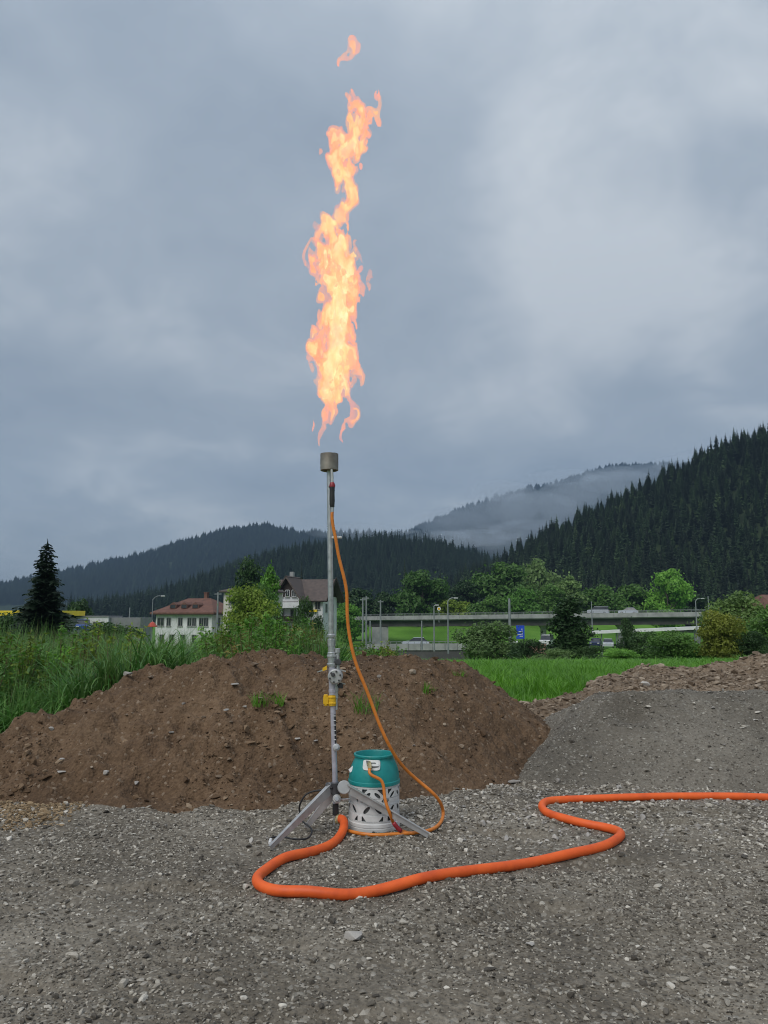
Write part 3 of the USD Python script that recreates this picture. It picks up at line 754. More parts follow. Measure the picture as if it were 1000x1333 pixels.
T('shrub', 'leaf_dark', 'dark_shrub', 'dark shrub between the yellow-green bush and the right edge', 'shrub', 976, 822, 39, 44)
T('bush', 'leaf_dark', 'low_bush', 'low dark bush beneath the blue sign', 'bush', 688, 834, 58, 44)
T('bush2', 'leaf_bright', 'low_bush', 'low bright green bush left of the rubble ridge', 'bush', 806, 845, 40, 52)
T('bush', 'leaf_dark', 'low_bush', 'low dark bush at the foot of the tall narrow tree', 'bush', 768, 842, 56, 52)
T('bush2', 'leaf_dark', 'low_bush', 'low dark bush between the pier and the round green bush', 'bush', 842, 824, 56, 48)
T('bush', 'leaf_grey', 'low_bush', 'low yellowish bush right of the blue sign', 'bush', 722, 845, 54, 46)
T('bush', 'leaf_bright', 'low_bush', 'low green bush right of the round green bush', 'bush', 905, 838, 48, 36)

# around the houses
T('willow', 'leaf_lime', 'willow_tree', 'light lime-green willow left of the chalet', 'tree', 322, 764, 74, 66, -3.2)
T('birch', 'leaf_bright', 'birch_tree', 'pale green pointed tree above the lime-green willow', 'tree', 352, 731, 88, 34, -5)
T('willow', 'leaf_mid', 'leafy_tree', 'mid green tree between the willow and the chalet', 'tree', 342, 762, 78, 38, -3.4)
T('oval', 'leaf_dark', 'leafy_tree', 'dark tree behind the lime-green willow', 'tree', 324, 728, 118, 34, -6)
T('bush', 'leaf_dark', 'garden_bush', 'dark bush below the chalet balcony', 'bush', 397, 781, 66, 24, -2.6)
T('bush2', 'leaf_dark', 'garden_bush', 'low dark bush at the right foot of the chalet', 'bush', 413, 803, 60, 26, -2.2)
T('willow', 'leaf_dark', 'garden_bush', 'green bush left of the dark bush by the chalet', 'bush', 360, 803, 68, 30, -2.6)
T('round2', 'leaf_dark', 'broadleaf_tree', 'dark rounded tree right of the lone spruce', 'tree', 100, 782, 112, 34, -6)
T('bush', 'leaf_dark', 'hedge', 'dark hedge below the yellow roof edge at far left', 'hedge', 14, 801, 52, 62, -1.5)
T('bush2', 'leaf_dark', 'hedge', 'dark bushes in front of the low white building', 'bush', 138, 812, 34, 84, -.6)
lone = conifer(40, 7.0, 3.2, 330, .02, sprays=6, droop=.34, ragged=.38)
c = tree_class(lone, M['spruce_near'])
stand(c, 'lone_spruce', 'lone dark spruce standing above the tall grass at left', 'spruce', 62, 703, 48, 7.0, 3.2, 86, -1.6)


# ------------------------------------------------------------ grass
def scatter(n, x0, x1, y0, y1, ok, seed):
    r = np.random.default_rng(seed)
    x, y = r.uniform(x0, x1, n), r.uniform(y0, y1, n)
    z, w = top_z(x, y)
    k = ok(x, y, z, w, r)
    return x[k], y[k], z[k], r

# tall reed grass left, behind the soil heap
def reed_ok(x, y, z, w, r):
    near = 6.55 + 0.28 * (x + 3.4)
    return ((w == 4) | ((w == 0) & (x < -2.6)) | ((w == 1) & (x < -2.2) & (y > 7.6))) & (y > np.where(x < -2.2, near, 8.3)) & (x < -.06 * y) & (x > -.58 * y - .5)
x, y, z, r = scatter(7200, -10, -.3, 6.0, 17, reed_ok, 81)
n = len(x)
reed_pr = [[(ribbons(30, .21, 1.2, .027, 2.9, 6, s, .65), M['reed'], True), (ribbons(6, .14, 1.2, .011, .5, 4, s+50, .25), M['reed_lite'], True)] for s in range(5)]
reed_pr += [[(ribbons(26, .20, 1.1, .030, 2.7, 6, 9, .7), M['reed_lite'], True)], [(ribbons(20, .1, 1.1, .008, .5, 4, 12, .3), M['dry'], True), (ribbons(14, .16, .9, .016, 1.5, 5, 13, .5), M['reed'], True)]]
mid = np.clip((x + 3.5) / 2.5, 0, 1)
pick = np.where(r.uniform(size=n) < .10, 6, np.where(r.uniform(size=n) < .26 + .25*mid, 5, r.integers(0, 5, n)))
hs = r.uniform(.64, .98, n) * (.68 + .40 * meshkit.fbm(P3(x, y, .55), 2, 4)) * np.interp(x / y, [-.36, -.30, -.22, -.16], [1.0, .88, .94, 1.06]) * np.where(y < 8.0, .95, 1)
instancer('reed_grass', reed_pr, np.stack([x, y, z], 1), rot_quats(r.uniform(0, 6.28, n)), np.stack([hs*1.05, hs*1.05, hs], 1), pick, 'tall drooping reed grass growing at the left behind the soil heap', 'reed grass')

# leafy weeds behind the heap, in front of the chalet
def weed(seed, n=7, h=.9):
    r = np.random.default_rng(seed); pts, nr = [], []
    st = MB()
    for k in range(n):
        a, l = r.uniform(0, 6.28), r.uniform(.05, .22); H = h * r.uniform(.6, 1.1)
        top = V(np.cos(a)*l*1.6, np.sin(a)*l*1.6, H)
        st.tube([V(np.cos(a)*l*.4, np.sin(a)*l*.4, -.02), top * [.7, .7, .55], top], [.006, .005, .002], 4)
        t = r.uniform(.1, 1, 60)[:, None]
        c = top * t + r.normal(size=(60, 3)) * [.06, .06, .03] * (1.25 - t)
        pts.append(c); nr.append(np.tile([0, 0, 1.], (60, 1)))
    return st.mesh(), leaf_cloud(np.vstack(pts), np.vstack(nr), .036, r, 2.4, .7)
wd = [weed(s) for s in range(4)]
def weed_ok(x, y, z, w, r): return (w == 4) & ((x > -.235 * y) | ((x > -.55 * y) & (y < 9.5) & (r.uniform(size=len(x)) < .5))) & (x < .02 * y) & (y > np.where(x < -2.2, 7.0, 8.4))
x, y, z, r = scatter(1000, -5.5, .4, 7.0, 16, weed_ok, 82)
n = len(x); hs = r.uniform(.6, 1.05, n) * (.66 + .7*meshkit.fbm(P3(x, y, .7), 2, 14)) * np.interp(x / y, [-.31, -.28, -.22, -.19, -.10, -.08], [1, .78, .78, 1, 1, .62])
pr = [[(wd[k][0], M['dry'], 60), (wd[k][1], M[m_], False)] for k, m_ in ((0, 'reed_lite'), (1, 'leaf_bright'), (2, 'leaf_lime'), (3, 'rust'))]
rusty = meshkit.fbm(P3(x, y, .9), 2, 15)
instancer('tall_weeds', pr, np.stack([x, y, z], 1), rot_quats(r.uniform(0, 6.28, n)), hs, np.where((rusty > .57) & (r.uniform(size=n) < .6), 3, r.integers(0, 3, n)), 'tall leafy weeds with rusty patches behind the soil heap', 'weeds')

# meadow grass
def meadow_ok(x, y, z, w, r): return (w == 4) & (x > -.02*y) & (x < .62*y) & (r.uniform(size=len(x)) < np.clip(14 / y, .15, 1))
x, y, z, r = scatter(26000, -.5, 26, 8.4, 44, meadow_ok, 83)
n = len(x)
gp = [(ribbons(26, .20, .34, .014, 1.2, 3, 60+s, .7), M['grass'], True) for s in range(4)] + [(ribbons(14, .15, .5, .010, .9, 3, 70, .5), M['reed_lite'], True), (ribbons(22, .14, .55, .024, 1.3, 3, 71, .8), M['grass'], True)]
sc = r.uniform(.7, 1.3, n) * np.clip(y / 12, 1, 2.3)
instancer('meadow_grass', gp, np.stack([x, y, z], 1), rot_quats(r.uniform(0, 6.28, n)), np.stack([sc, sc, r.uniform(.45, .85, n)], 1), np.where(r.uniform(size=n) < .05, 4 + r.integers(0, 2, n), r.integers(0, 4, n)), 'bright green grass of the meadow beyond the heaps', 'grass')

# single tufts on the soil heap
for k, (px, py, s, lab) in enumerate([(477, 924, .26, 'green grass tuft on the soil heap right of the flare pole'), (338, 917, .15, 'small grass tuft on the soil heap left of the pole'), (361, 913, .15, 'small grass tuft nearest the pole on its left'), (557, 902, .14, 'sparse grass tuft on the right part of the soil heap'), (598, 880, .12, 'tiny grass tuft near the right crest of the soil heap')]):
    best = hit(px, py)
    if best is not None:
        c = thing('grass_tuft', lab, 'grass tuft', best - [0, 0, .01])
        obj(c, 'blades', ribbons(46, s*.42, s, .008, 1.2, 4, 90+k, .6), M['grass'], True)


# ------------------------------------------------------------ stones
def stone(seed, flat=.6, n=15):
    r = np.random.default_rng(seed)
    p = r.normal(size=(n, 3)); p /= np.linalg.norm(p, axis=1, keepdims=True)
    p *= [1, r.uniform(.6, .95), flat * r.uniform(.7, 1.2)]
    return trimesh.convex.convex_hull(p * .5)
ST = [stone(s, f) for s, f in zip(range(100, 109), (.5, .6, .7, .45, .8, .55, .65, .4, .75))]

def gravel(name, mt_, n, ext, ok, smin, smax, seed, label, power=2.6, sink=.15):
    x, y, z, r = scatter(n, *ext, ok, seed)
    n = len(x)
    s = smin * (1 - r.uniform(0, 1, n) * (1 - (smin / smax) ** power)) ** (-1 / power)
    instancer(name, [(m, mt_, False) for m in ST], np.stack([x, y, z + s*sink], 1), rot_quats(r.uniform(0, 6.28, n), r.normal(size=n)*.35, r.uniform(0, 6.28, n)), np.stack([s*r.uniform(.8, 1.3, n), s, s*r.uniform(.7, 1.1, n)], 1), r.integers(0, len(ST), n), label, 'gravel')

inview = lambda x, y: np.abs(x) < .56 * y + .3
def yard_ok(x, y, z, w, r):
    coarse = .35 + .9 * np.clip((meshkit.fbm(P3(x, y, 1.3), 3, 33) - .36) / .2, 0, 1)
    return (w == 0) & inview(x, y) & (r.uniform(size=len(x)) < coarse)
gravel('dark_gravel', M['heapstone'], 60000, (-3, 3.2, 2.5, 5.0), lambda x, y, z, w, r: yard_ok(x, y, z, w, r) & (r.uniform(size=len(x)) < np.clip((4.9 - y) / 1.2, 0, 1)), .007, .034, 209, 'dark fine wet gravel in the front of the yard')
gravel('fine_gravel', M['stone'], 80000, (-4, 4.2, 2.5, 7.2), lambda x, y, z, w, r: yard_ok(x, y, z, w, r) & (r.uniform(size=len(x)) < np.clip((y - 2.6) / 2.0, .22, 1)), .008, .036, 201, 'fine grey wet gravel covering the yard')
def coarse_ok(x, y, z, w, r): return (w == 0) & inview(x, y) & (r.uniform(size=len(x)) < np.clip((y - 4.2) / 1.0, .07, 1) * (.3 + .8*(meshkit.fbm(P3(x, y, .9), 2, 35) > .48)))
gravel('coarse_gravel', M['stone'], 26000, (-4, 4.5, 2.5, 7.8), coarse_ok, .016, .06, 202, 'coarse grey stone chips towards the back of the yard', 2.4)
gravel('pale_chips', M['paleston'], 9000, (-4, 4.5, 4.3, 7.4), lambda x, y, z, w, r: (w == 0) & inview(x, y) & (r.uniform(size=len(x)) < np.clip((y - 4.3) / .7, .05, 1) * np.clip((meshkit.fbm(P3(x, y, .8), 3, 38) - .42) * 6, .08, 1)), .012, .055, 208, 'pale flat stone chips strewn along the back of the yard', 2.4)
gravel('soil_clods', M['soilclod'], 46000, (-4.6, 2.2, 5.1, 8.6), lambda x, y, z, w, r: (w == 1) & (r.uniform(size=len(x)) < (.15 + .85*(meshkit.fbm(P3(x, y, 1.1), 3, 36) > .52)) * np.clip(.55 - x * .4, .25, 1)), 0.009, .10, 203, 'brown clods and stones over the soil heap', 2.3)
gravel('heap_chips', M['heapchip'], 42000, (.6, 5.5, 5.7, 9.5), lambda x, y, z, w, r: (w == 2) & inview(x, y) & (y < 8.2), .008, .04, 204, 'grey stone chips covering the grey heap', 2.8)
gravel('bank_rubble', M['tanstone'], 22000, (.3, 7, 7.3, 12.4), lambda x, y, z, w, r: (w == 3) & inview(x, y), .02, .13, 205, 'tan rubble on the dirt bank behind the grey heap', 2.3)
M['ochre'] = noisy('ochre_stones', [(.0, (.10, .065, .032)), (.5, (.22, .150, .080)), (1.0, (.36, .27, .165))], 22.0, 0.85, 0.3, 80, rand=0.4, bdist=0.005)
gravel('clay_rubble', M['ochre'], 9000, (-3.6, -1.7, 4.75, 5.75), lambda x, y, z, w, r: (w == 0) & (r.uniform(size=len(x)) < np.clip((-1.95 - x) * 3, 0, 1) * np.clip((y - 4.80) * 4, 0, 1)), .014, .06, 206, 'ochre clay rubble along the left toe of the soil heap')

# larger stones, one by one
stone_cls = {}
def stone_at(px, py, size, mkey, label, group, seed):
    p = hit(px, py)
    if p is None: return
    i = seed % len(ST); key = (i, mkey)
    if key not in stone_cls:
        c = new_class(); usdkit.mesh(stage, c + '/stone_body', ST[i], M[mkey], smooth=False); stone_cls[key] = c
    s = size / FPX * p[1]
    r = np.random.default_rng(seed)
    return instance(stone_cls[key], 'loose_stone', label, 'stone', (p[0], p[1], p[2] + s * .12), r.uniform(0, 6.28), (s*r.uniform(.9, 1.3), s, s*.8), group)

stone_at(458, 1222, 30, 'paleston', 'large pale flat stone lying alone on the gravel below the orange hose', None, 3)
stone_at(177, 1002 + 20, 12, 'paleston', 'pale stone at the toe of the soil heap, left', None, 5)
stone_at(892, 1280, 16, 'stone', 'bluish grey stone in the gravel at lower right', None, 7)
stone_at(285, 1280, 17, 'stone', 'rounded grey stone in the gravel at lower left', None, 4)
stone_at(95, 1247, 17, 'stone', 'grey stone in the gravel near the left edge', None, 4)
stone_at(690, 1231, 14, 'paleston', 'small pale stone in the gravel right of centre', None, 0)
stone_at(165, 880, 15, 'paleston', 'pale angular stone on the left shoulder of the soil heap', None, 3)
stone_at(307, 895, 12, 'paleston', 'pale grey stone on the soil heap left of the pole', None, 7)
stone_at(331, 871, 13, 'tanstone', 'tan stone near the crest of the soil heap', None, 3)
stone_at(670, 1021, 14, 'paleston', 'pale stone where the grey heap meets the yard', None, 1)
stone_at(838, 893, 15, 'paleston', 'pale block standing on the crest of the grey heap', None, 4)
stone_at(844, 924, 10, 'stone', 'grey stone right of the hollow in the grey heap', None, 6)
r = np.random.default_rng(77)
for k in range(46):
    stone_at(r.uniform(5, 995), 1085 + 245 * r.uniform(0, 1) ** 1.3, r.uniform(7, 15), 'stone', 'loose grey stone lying in the gravel of the yard', 'loose stones in the yard gravel', int(r.integers(900)))
for k in range(40):
    px = r.uniform(60, 640)
    stone_at(px, r.uniform(875, 1035), r.uniform(5, 11), 'tanstone' if k % 3 else 'paleston', 'loose stone lying on the slope of the brown soil heap', 'loose stones on the soil heap', int(r.integers(900)))
for k in range(34):
    stone_at(r.uniform(700, 995), r.uniform(895, 1020), r.uniform(4, 9), 'stone' if k % 3 else 'paleston', 'loose stone lying on the slope of the grey heap', 'loose stones on the grey heap', int(r.integers(900)))


# ------------------------------------------------------------ houses
def hip_roof(L, D, h, ov, ridge, z, thick=.22):
    """Hipped roof over an L x D plan centred at the origin; ridge = ridge length."""
    a, b = L/2 + ov, D/2 + ov
    lo = [(-a, -b, z), (a, -b, z), (a, b, z), (-a, b, z), (-ridge/2, 0, z + h), (ridge/2, 0, z + h)]
    lo += [(x, y, z - thick) for x, y, _ in lo[:4]]
    return trimesh.convex.convex_hull(np.array(lo, float))


def window(parent, c, u, w, h, frame=.09, mt_='frame', proud=.05, cross=True, shutters=None):
    """A window in a vertical wall: c centre, u unit vector along the wall (outward = u x z)."""
    c, u = np.asarray(c, float), np.asarray(u, float); up = V(0, 0, 1); o = np.cross(u, up)
    m = MB()
    for s in (-1, 1):
        m.bar(c + u*s*(w/2) - up*h/2 + o*proud/2, c + u*s*(w/2) + up*h/2 + o*proud/2, frame, proud, up=o)
        m.bar(c + up*s*(h/2) - u*(w/2 - frame/2) + o*proud/2, c + up*s*(h/2) + u*(w/2 - frame/2) + o*proud/2, proud, frame)
    if cross: m.bar(c - up*(h/2 - frame/2) + o*proud*.4, c + up*(h/2 - frame/2) + o*proud*.4, frame*.7, proud*.8, up=o)
    f = obj(parent, 'window', m.mesh(), M[mt_], False)
    g = MB().bar(c - u*w/2 + o*.012, c + u*w/2 + o*.012, .02, h)
    obj(f, 'pane', g.mesh(), M['glass'], False)
    obj(f, 'sill', MB().bar(c - up*(h/2 + frame*.8) - u*(w/2 + .1) + o*.09, c - up*(h/2 + frame*.8) + u*(w/2 + .1) + o*.09, .16, .06).mesh(), M['frame'], False)
    if shutters:
        for s in (-1, 1):
            q = c + u*s*(w/2 + .30)
            obj(f, 'shutter', MB().bar(q - up*h/2 + o*.03, q + up*h/2 + o*.03, .46, .05, up=o).mesh(), M[shutters], False)
    return f

# white house with a red hipped roof
pc = at(259, 800, 134)
L, D, zb, ze = 11.0, 9.0, -6.6, at(244, 797.5, 128)[2]
hs_ = thing('white_house', 'white two-storey house with red hipped roof and three dormers', 'house', (pc[0], 134, 0), math.radians(-20))
obj(hs_, 'wall', MB().box((0, 0, (zb+ze)/2), (L, D, ze-zb)).mesh(), M['render_white'], False)
rf = obj(hs_, 'roof', hip_roof(L, D, 2.45, .75, 4.6, ze + .02), M['redroof'], False)
obj(rf, 'chimney', MB().box((1.2, .3, ze + 2.9), (.6, .6, 1.0)).box((1.2, .3, ze + 3.45), (.75, .75, .1)).mesh(), M['redroof'], False)
obj(hs_, 'eaves', MB().box((0, 0, ze - .28), (L + 1.5, D + 1.5, .14)).mesh(), M['darkwood'], False)
for k, xx in enumerate((-2.6, -.4, 1.8)):
    d = MB().hull([(xx-.65, -3.9, ze+.75), (xx+.65, -3.9, ze+.75), (xx-.65, -3.9, ze+1.35), (xx+.65, -3.9, ze+1.35), (xx-.65, -2.0, ze+1.35), (xx+.65, -2.0, ze+1.35), (xx, -3.9, ze+1.75), (xx, -1.6, ze+1.75), (xx-.65, -2.2, ze+.9), (xx+.65, -2.2, ze+.9)])
    dm = obj(hs_, 'dormer', d.mesh(), M['redroof'], False)
    obj(dm, 'pane', MB().box((xx, -3.92, ze+1.05), (1.0, .04, .55)).mesh(), M['glass'], False)
for xx, ww in ((-4.5, 1.35), (-2.9, .85), (-.6, .85), (1.2, .8), (2.1, .8), (3.5, .85), (4.4, .85)):
    window(hs_, (xx, -D/2, ze - 1.55), (1, 0, 0), ww, 1.35, mt_='frame')
for xx in (-4.2, -2.2, 0, 2.2, 4.2): window(hs_, (xx, -D/2, ze - 4.3), (1, 0, 0), .9, 1.3)
for yy in (-2.6, -.4, 2.2): window(hs_, (L/2, yy, ze - 1.55), (0, 1, 0), .95, 1.35)

# chalet with dark gable
pc = at(396, 800, 138)
ch = thing('chalet', 'white chalet with brown gabled roof, dark timber gable and balconies', 'house', (pc[0], 138, 0), math.radians(-14))
K = 138 / FPX
ez, rz_ = at(396, 777, 138)[2], at(396, 751, 138)[2]
L, D = 9.6, 8.0
obj(ch, 'wall', MB().hull([(sx*L/2, sy*D/2, zz) for sx in (-1, 1) for sy in (-1, 1) for zz in (-6.6, ez)] + [(sx*L/2, 0, rz_ - .5) for sx in (-1, 1)]).mesh(), M['render_white'], False)
def slab(a, b, c, d, t):
    n = np.cross(np.subtract(b, a), np.subtract(d, a)); n = n/np.linalg.norm(n)*t
    return trimesh.convex.convex_hull(np.array([a, b, c, d, *(np.array([a, b, c, d]) + n)]))
ov = 1.1; drp = (rz_ - .5 - ez) / (D/2)
rm = MB()
for s in (-1, 1):
    rm.add(slab((-L/2-ov, 0, rz_-.45), (L/2+ov, 0, rz_-.45), (L/2+ov, s*(D/2+ov), ez - drp*ov + .05), (-L/2-ov, s*(D/2+ov), ez - drp*ov + .05), .26 * s * -1))
rf = obj(ch, 'roof', rm.mesh(), M['brownroof'], False)
obj(rf, 'chimney', MB().box((-2.6, .6, rz_ + .3), (.7, .7, 1.3)).mesh(), M['concrete'], False)
obj(ch, 'verge_board', MB().bar((L/2+ov+.04, 0, rz_-.35), (L/2+ov+.04, -(D/2+ov), ez-drp*ov+.05), .08, .5).bar((L/2+ov+.04, 0, rz_-.35), (L/2+ov+.04, D/2+ov, ez-drp*ov+.05), .08, .5).mesh(), M['darkwood'], False)
obj(ch, 'side_cladding', MB().hull([(L/2+.03, -D/2, ez), (L/2+.03, D/2, ez), (L/2+.03, 0, rz_-.6), (L/2+.09, -D/2, ez), (L/2+.09, D/2, ez), (L/2+.09, 0, rz_-.6)]).mesh(), M['darkwood'], False)
# front gable wing
gx0, gx1, gy0, gze, gzr = -2.9, 1.3, -D/2 - 2.2, ez - .1, rz_ + .0
gm = (gx0 + gx1) / 2
obj(ch, 'gable_wing', MB().box((gm, (gy0 - D/2)/2 + .1, (-6.6 + ez)/2), (gx1-gx0, 2.4, ez + 6.6)).mesh(), M['render_white'], False)
obj(ch, 'gable_cladding', MB().hull([(gx0+.02, gy0-.08, gze), (gx1-.02, gy0-.08, gze), (gm, gy0-.08, gzr-.5), (gx0+.02, -D/2+1, gze), (gx1-.02, -D/2+1, gze), (gm, -1.0, gzr-.5)]).mesh(), M['darkwood'], False)
rm = MB()
for s in (-1, 1):
    e = gm + s*((gx1-gx0)/2 + .9)
    rm.add(slab((gm, gy0-1.0, gzr-.1), (gm, -.5, gzr-.1), (e, -.5, gze-.75), (e, gy0-1.0, gze-.75), .24 * s))
obj(ch, 'gable_roof', rm.mesh(), M['brownroof'], False)
for zz in (ez - 1.5, ez - 3.9):
    b = obj(ch, 'balcony', MB().box((gm, gy0-.7, zz-.45), (gx1-gx0+.6, 1.3, .16)).box((gm, gy0-1.32, zz+.05), (gx1-gx0+.6, .07, .75)).mesh(), M['render_white'] if zz > ez-2 else M['darkwood'], False)
    obj(b, 'rail', MB().bar((gx0-.3, gy0-1.32, zz+.5), (gx1+.3, gy0-1.32, zz+.5), .1, .1).mesh(), M['darkwood'], False)
for xx in (gm-1.2, gm, gm+1.2): window(ch, (xx, gy0-.09, ez + .45), (1, 0, 0), .75, 1.15, mt_='render_white')
for xx in (gm-1.1, gm+1.1): window(ch, (xx, gy0-.002, ez - 3.0), (1, 0, 0), 1.0, 1.5)
for xx in (2.5, 3.9): window(ch, (xx, -D/2-.002, ez - 1.6), (1, 0, 0), .9, 1.3)
for yy in (-2, 1.6): window(ch, (L/2+.002, yy, ez - 2.0), (0, 1, 0), 1.0, 1.4)
obj(ch, 'window_box', MB().box((3.2, -D/2-.3, ez-2.5), (1.4, .4, .4)).mesh(), M['yellowfascia'], False, label='yellow flower box on the front wall')

# pale building behind the willow
p = at(330, 800, 124)
b = thing('pale_house', 'pale house with a low roof mostly hidden by the lime-green willow', 'house', (p[0], 124, 0), math.radians(-10))
e = at(330, 770, 124)[2]
obj(b, 'wall', MB().box((0, 0, (-6.6+e)/2), (7.4, 7, e+6.6)).mesh(), M['cream'], False)
obj(b, 'roof', hip_roof(7.4, 7, 1.0, .6, 3, e), M['brownroof'], False)
for xx in (-2.4, 0, 2.4):
    window(b, (xx, -3.5, e-1.4), (1, 0, 0), .9, 1.2)
    window(b, (xx, -3.5, e-4.0), (1, 0, 0), .9, 1.2)

# shop with yellow roof edge, low white building
pA, pB = at(-60, 797, 92), at(75, 797, 92)
b = thing('shop_building', 'long low shop with a bright yellow roof edge at far left', 'building', ((pA[0]+pB[0])/2, 96, 0))
W_ = pB[0] - pA[0]
obj(b, 'wall', MB().box((0, 0, -2.9), (W_-1, 8, 7.6)).mesh(), M['greyroof'], False)
obj(b, 'fascia', MB().box((0, 0, pA[2]-.12), (W_, 9, .62)).mesh(), M['yellowfascia'], False)
for k in range(5): window(b, (-W_/2 + 1.8 + k*2.3, -4.0, -1.6), (1, 0, 0), 1.6, 1.8)
pA, pB = at(94, 803, 100), at(143, 803, 100)
b = thing('white_shed', 'low flat white building with a grey wing behind the grass', 'building', ((pA[0]+pB[0])/2, 102, 0))
W_ = pB[0]-pA[0]
obj(b, 'wall', MB().box((0, 0, -3.0), (W_, 5, 2*(pA[2]+3.0))).mesh(), M['render_white'], False)
obj(b, 'roof_edge', MB().box((0, 0, pA[2]+.06), (W_+.2, 5.2, .14)).mesh(), M['greyroof'], False)
wg = obj(b, 'grey_wing', MB().box((W_/2 + 2.0, .4, -3.1), (4.0, 5, 2*(pA[2]+3.0))).mesh(), M['greyroof'], False)
for k in range(2): window(b, (-.6 + 1.7*k, -2.5, -.1), (1, 0, 0), 1.2, .9)
p = at(995, 800, 92)
b = thing('red_roof_house', 'house with a pale red roof behind the shrubs at right edge', 'house', (p[0]+3.2, 92, 0), math.radians(8))
e = at(995, 792, 92)[2]
obj(b, 'wall', MB().box((0, 0, (-6+e)/2), (9, 8, e+6)).mesh(), M['cream'], False)
obj(b, 'roof', hip_roof(9, 8, 1.6, .6, 7.5, e), M['redroof'], False)
for xx in (-2.6, 0, 2.6): window(b, (xx, -4, e-1.3), (1, 0, 0), 1.0, 1.2)


# ------------------------------------------------------------ road bridge and what stands about it
A, B = at(425, 800.5, 204), at(985, 792.5, 164)
dirb = (B - A) / np.linalg.norm(B - A); perp = np.cross([0, 0, 1], dirb); perp /= np.linalg.norm(perp)
LB = np.linalg.norm(B - A)
br = thing('road_bridge', 'long grey concrete road bridge crossing the valley in front of the forest', 'bridge', (0, 0, 0))
def on(s, off=0., dz=0.): return A + dirb*s + perp*off + V(0, 0, dz)
obj(br, 'deck', MB().bar(on(0, 5, -1.25), on(LB, 5, -1.25), 9.4, .9).mesh(), M['concrete'], False)
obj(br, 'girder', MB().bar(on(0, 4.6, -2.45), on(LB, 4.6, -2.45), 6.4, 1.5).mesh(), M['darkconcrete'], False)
nseg = 14
for k in range(nseg):
    obj(br, 'parapet_panel', MB().bar(on(LB*k/nseg + .02, .15, -.98), on(LB*(k+1)/nseg - .02, .15, -.98), .3, 1.0).mesh(), M['concrete'], False)
obj(br, 'far_parapet', MB().bar(on(0, 9.8, -.95), on(LB, 9.8, -.95), .3, 1.0).mesh(), M['concrete'], False)
obj(br, 'hand_rail', MB().bar(on(0, .15, .0), on(LB, .15, .0), .09, .09).bar(on(0, .15, -.25), on(LB, .15, -.25), .05, .05).mesh(), M['galv'], False)
for k in range(44):
    s = LB * (k + .5) / 44
    obj(br, 'rail_post', MB().bar(on(s, .15, -.49), on(s, .15, -.03), .08, .08, up=(0, 1, 0)).mesh(), M['galv'], False)
def s_at(px):
    ss = np.linspace(0, LB, 800); q, _ = pix(np.array([on(s) for s in ss])); return ss[np.argmin(np.abs(q - px))]
for px, w in ((617, 1.5), (805, 1.6), (702, 1.4), (905, 1.4)):
    c = on(s_at(px), 4.6, 0)
    obj(br, 'pier', MB().add(moved(lathe([(w/2, -7), (w/2, c[2] - 3.9), (w/2 + .5, c[2] - 3.3), (w/2 + .5, c[2]-3.2)], 20), (c[0], c[1], 0))).mesh(), M['concrete'], 40)
c = on(s_at(486), 4.6, 0)
obj(br, 'abutment', MB().box((c[0], c[1], -4.5), (4.2, 8, 2*(4.5 + c[2] - 3.25))).mesh(), M['concrete'], False)

# lower road with concrete barrier
pA, pB = at(470, 838, 122), at(612, 837, 118)
lb = thing('road_barrier', 'low grey barrier with rails along the lower road below the bridge', 'barrier')
n_ = 9
for k in range(n_):
    obj(lb, 'barrier_panel', MB().bar(pA + (pB-pA)*(k/n_) + [.03, 0, -.55], pA + (pB-pA)*((k+1)/n_) + [-.03, 0, -.55], .25, 1.0).mesh(), M['concrete'], False)
obj(lb, 'hand_rail', MB().bar(pA + [0, 0, .25], pB + [0, 0, .25], .08, .08).mesh(), M['galv'], False)
for k in range(n_*2+1):
    q = pA + (pB-pA)*(k/(n_*2))
    obj(lb, 'rail_post', MB().bar(q + [0, 0, -.05], q + [0, 0, .21], .07, .07, up=(0, 1, 0)).mesh(), M['galv'], False)
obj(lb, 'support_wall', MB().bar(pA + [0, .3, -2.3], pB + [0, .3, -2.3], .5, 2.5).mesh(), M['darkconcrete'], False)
obj('/World', 'lower_road', MB().bar(pA + [-20, 4, -1.0], pB + [20, 4, -1.0], 7.0, .3).mesh(), M['asphalt'], False, kind='structure')


